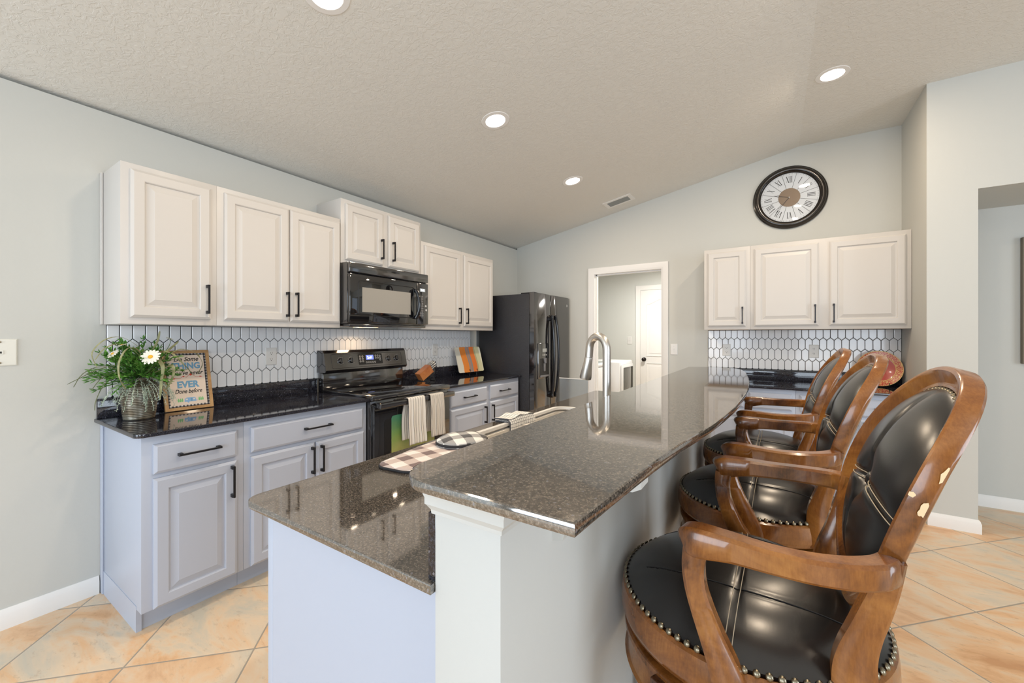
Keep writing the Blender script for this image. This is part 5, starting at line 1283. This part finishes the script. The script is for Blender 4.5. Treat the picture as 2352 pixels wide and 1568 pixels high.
rail_towel('white towel with closely spaced grey stripes, right on the oven handle', 2.285, 2.437, 0.568, 0.60, M_towB, 2)
# checked cloth over the sink edge
M_chk = m_grid('checked_cotton', 62, 62, 0.13, 0.13, (0.80, 0.78, 0.74), (0.07, 0.07, 0.08))
def fold_cloth(u, v):
    y = 1.655+0.225*v+0.012*math.sin(u*4); s = u*0.27
    edge_ = SX0+0.012
    if s < 0.085: x = -1.180+s; z = CZ+0.016+0.010*math.sin(PI*v)+0.004*math.sin(v*14+2)
    else:
        q = s-0.085; a = min(PI/2, q/0.028)
        if a < PI/2: x = edge_-0.017+0.018*math.sin(a)+0.0; z = CZ+0.014-0.018*(1-math.cos(a))+0.010*math.sin(PI*v)*(1-a/(PI/2))
        else: x = edge_+0.002+0.005*math.sin(v*9)*0.6; z = CZ-0.004-(q-0.044)
    return (x+0.010*v, y, z)
dcl = tag(sheet('dish_cloth', fold_cloth, 60, 30, 0.27, 0.225, M_chk, thick=0.006), 'white cloth with thin dark checks draped over the sink edge', 'cloth')
sheet('folded_layer', lambda u, v: (-1.183+0.080*u, 1.668+0.20*v, CZ+0.0045+0.003*math.sin(v*12)*u), 10, 20, 0.08, 0.20, M_chk, dcl, thick=0.006)
# buffalo-check oven mitt set on the island worktop
M_matp = m_plaid('brown_white_plaid', 11, (0.78, 0.70, 0.66), (0.52, 0.42, 0.38), (0.16, 0.10, 0.09), 0.30)
M_mitp = m_plaid('grey_white_plaid', 13, (0.78, 0.76, 0.72), (0.33, 0.32, 0.31), (0.06, 0.055, 0.055), 0.55)
def pad_thing(name, label, cat, outline, z0, th_, m, bulge=0.004, piping=0.004, group=None):
    """soft padded flat piece: outline polygon, domed top, dark piped edge"""
    c = Vector((sum(p[0] for p in outline)/len(outline), sum(p[1] for p in outline)/len(outline)))
    t = thing(name, label, cat, (c.x, c.y, z0), group)
    me = bpy.data.meshes.new('quilted_body'); vs = []; n_ = len(outline); K = 8
    for i in range(K+1):
        r = 1-i/K if i < K else 0.001
        for p in outline:
            q = c+(Vector(p)-c)*r; vs.append((q.x, q.y, z0+th_+bulge*(1-r**3)))
    fs_ = []
    for i in range(K):
        for j in range(n_): k = (j+1) % n_; fs_.append((i*n_+j, i*n_+k, (i+1)*n_+k, (i+1)*n_+j))
    b0 = len(vs); vs += [(p[0], p[1], z0) for p in outline]
    for j in range(n_): k = (j+1) % n_; fs_.append((b0+j, b0+k, k, j))
    fs_.append(tuple(b0+j for j in reversed(range(n_))))
    me.from_pydata(vs, [], fs_); uv = me.uv_layers.new(name='UVMap')
    for p in me.polygons:
        p.use_smooth = True
        for li in p.loop_indices:
            q = me.vertices[me.loops[li].vertex_index].co; uv.data[li].uv = (q.x, q.y)
    link('quilted_body', me, t, [m])
    build(MB().tube([(p[0], p[1], z0+th_*0.5) for p in outline], piping, 8, True), 'piping', mat('black_piping', (0.02, 0.02, 0.024), 0.8), t, 60)
    return t
mo = rounded([(-1.105, 0.868, .05), (-0.965, 0.882, .06), (-0.86, 1.02, 0), (-0.90, 1.33, 0.03), (-1.155, 1.345, 0.03), (-1.145, 1.10, 0)], 0.05, 8)
pad_thing('pot_holder', 'long brown and white plaid quilted pot holder lying on the island worktop', 'pot holder', mo, CZ+0.001, 0.008, M_matp, 0.006)
mi = [(-1.030+0.092*math.cos(u)*(1+0.05*math.sin(3*u)), 1.225+0.105*math.sin(u)) for u in [k*PI/18 for k in range(36)]]
pad_thing('oven_mitt', 'grey and white plaid quilted oven mitt resting on the plaid pot holder', 'oven mitt', mi, CZ+0.0165, 0.016, M_mitp, 0.016, 0.005)
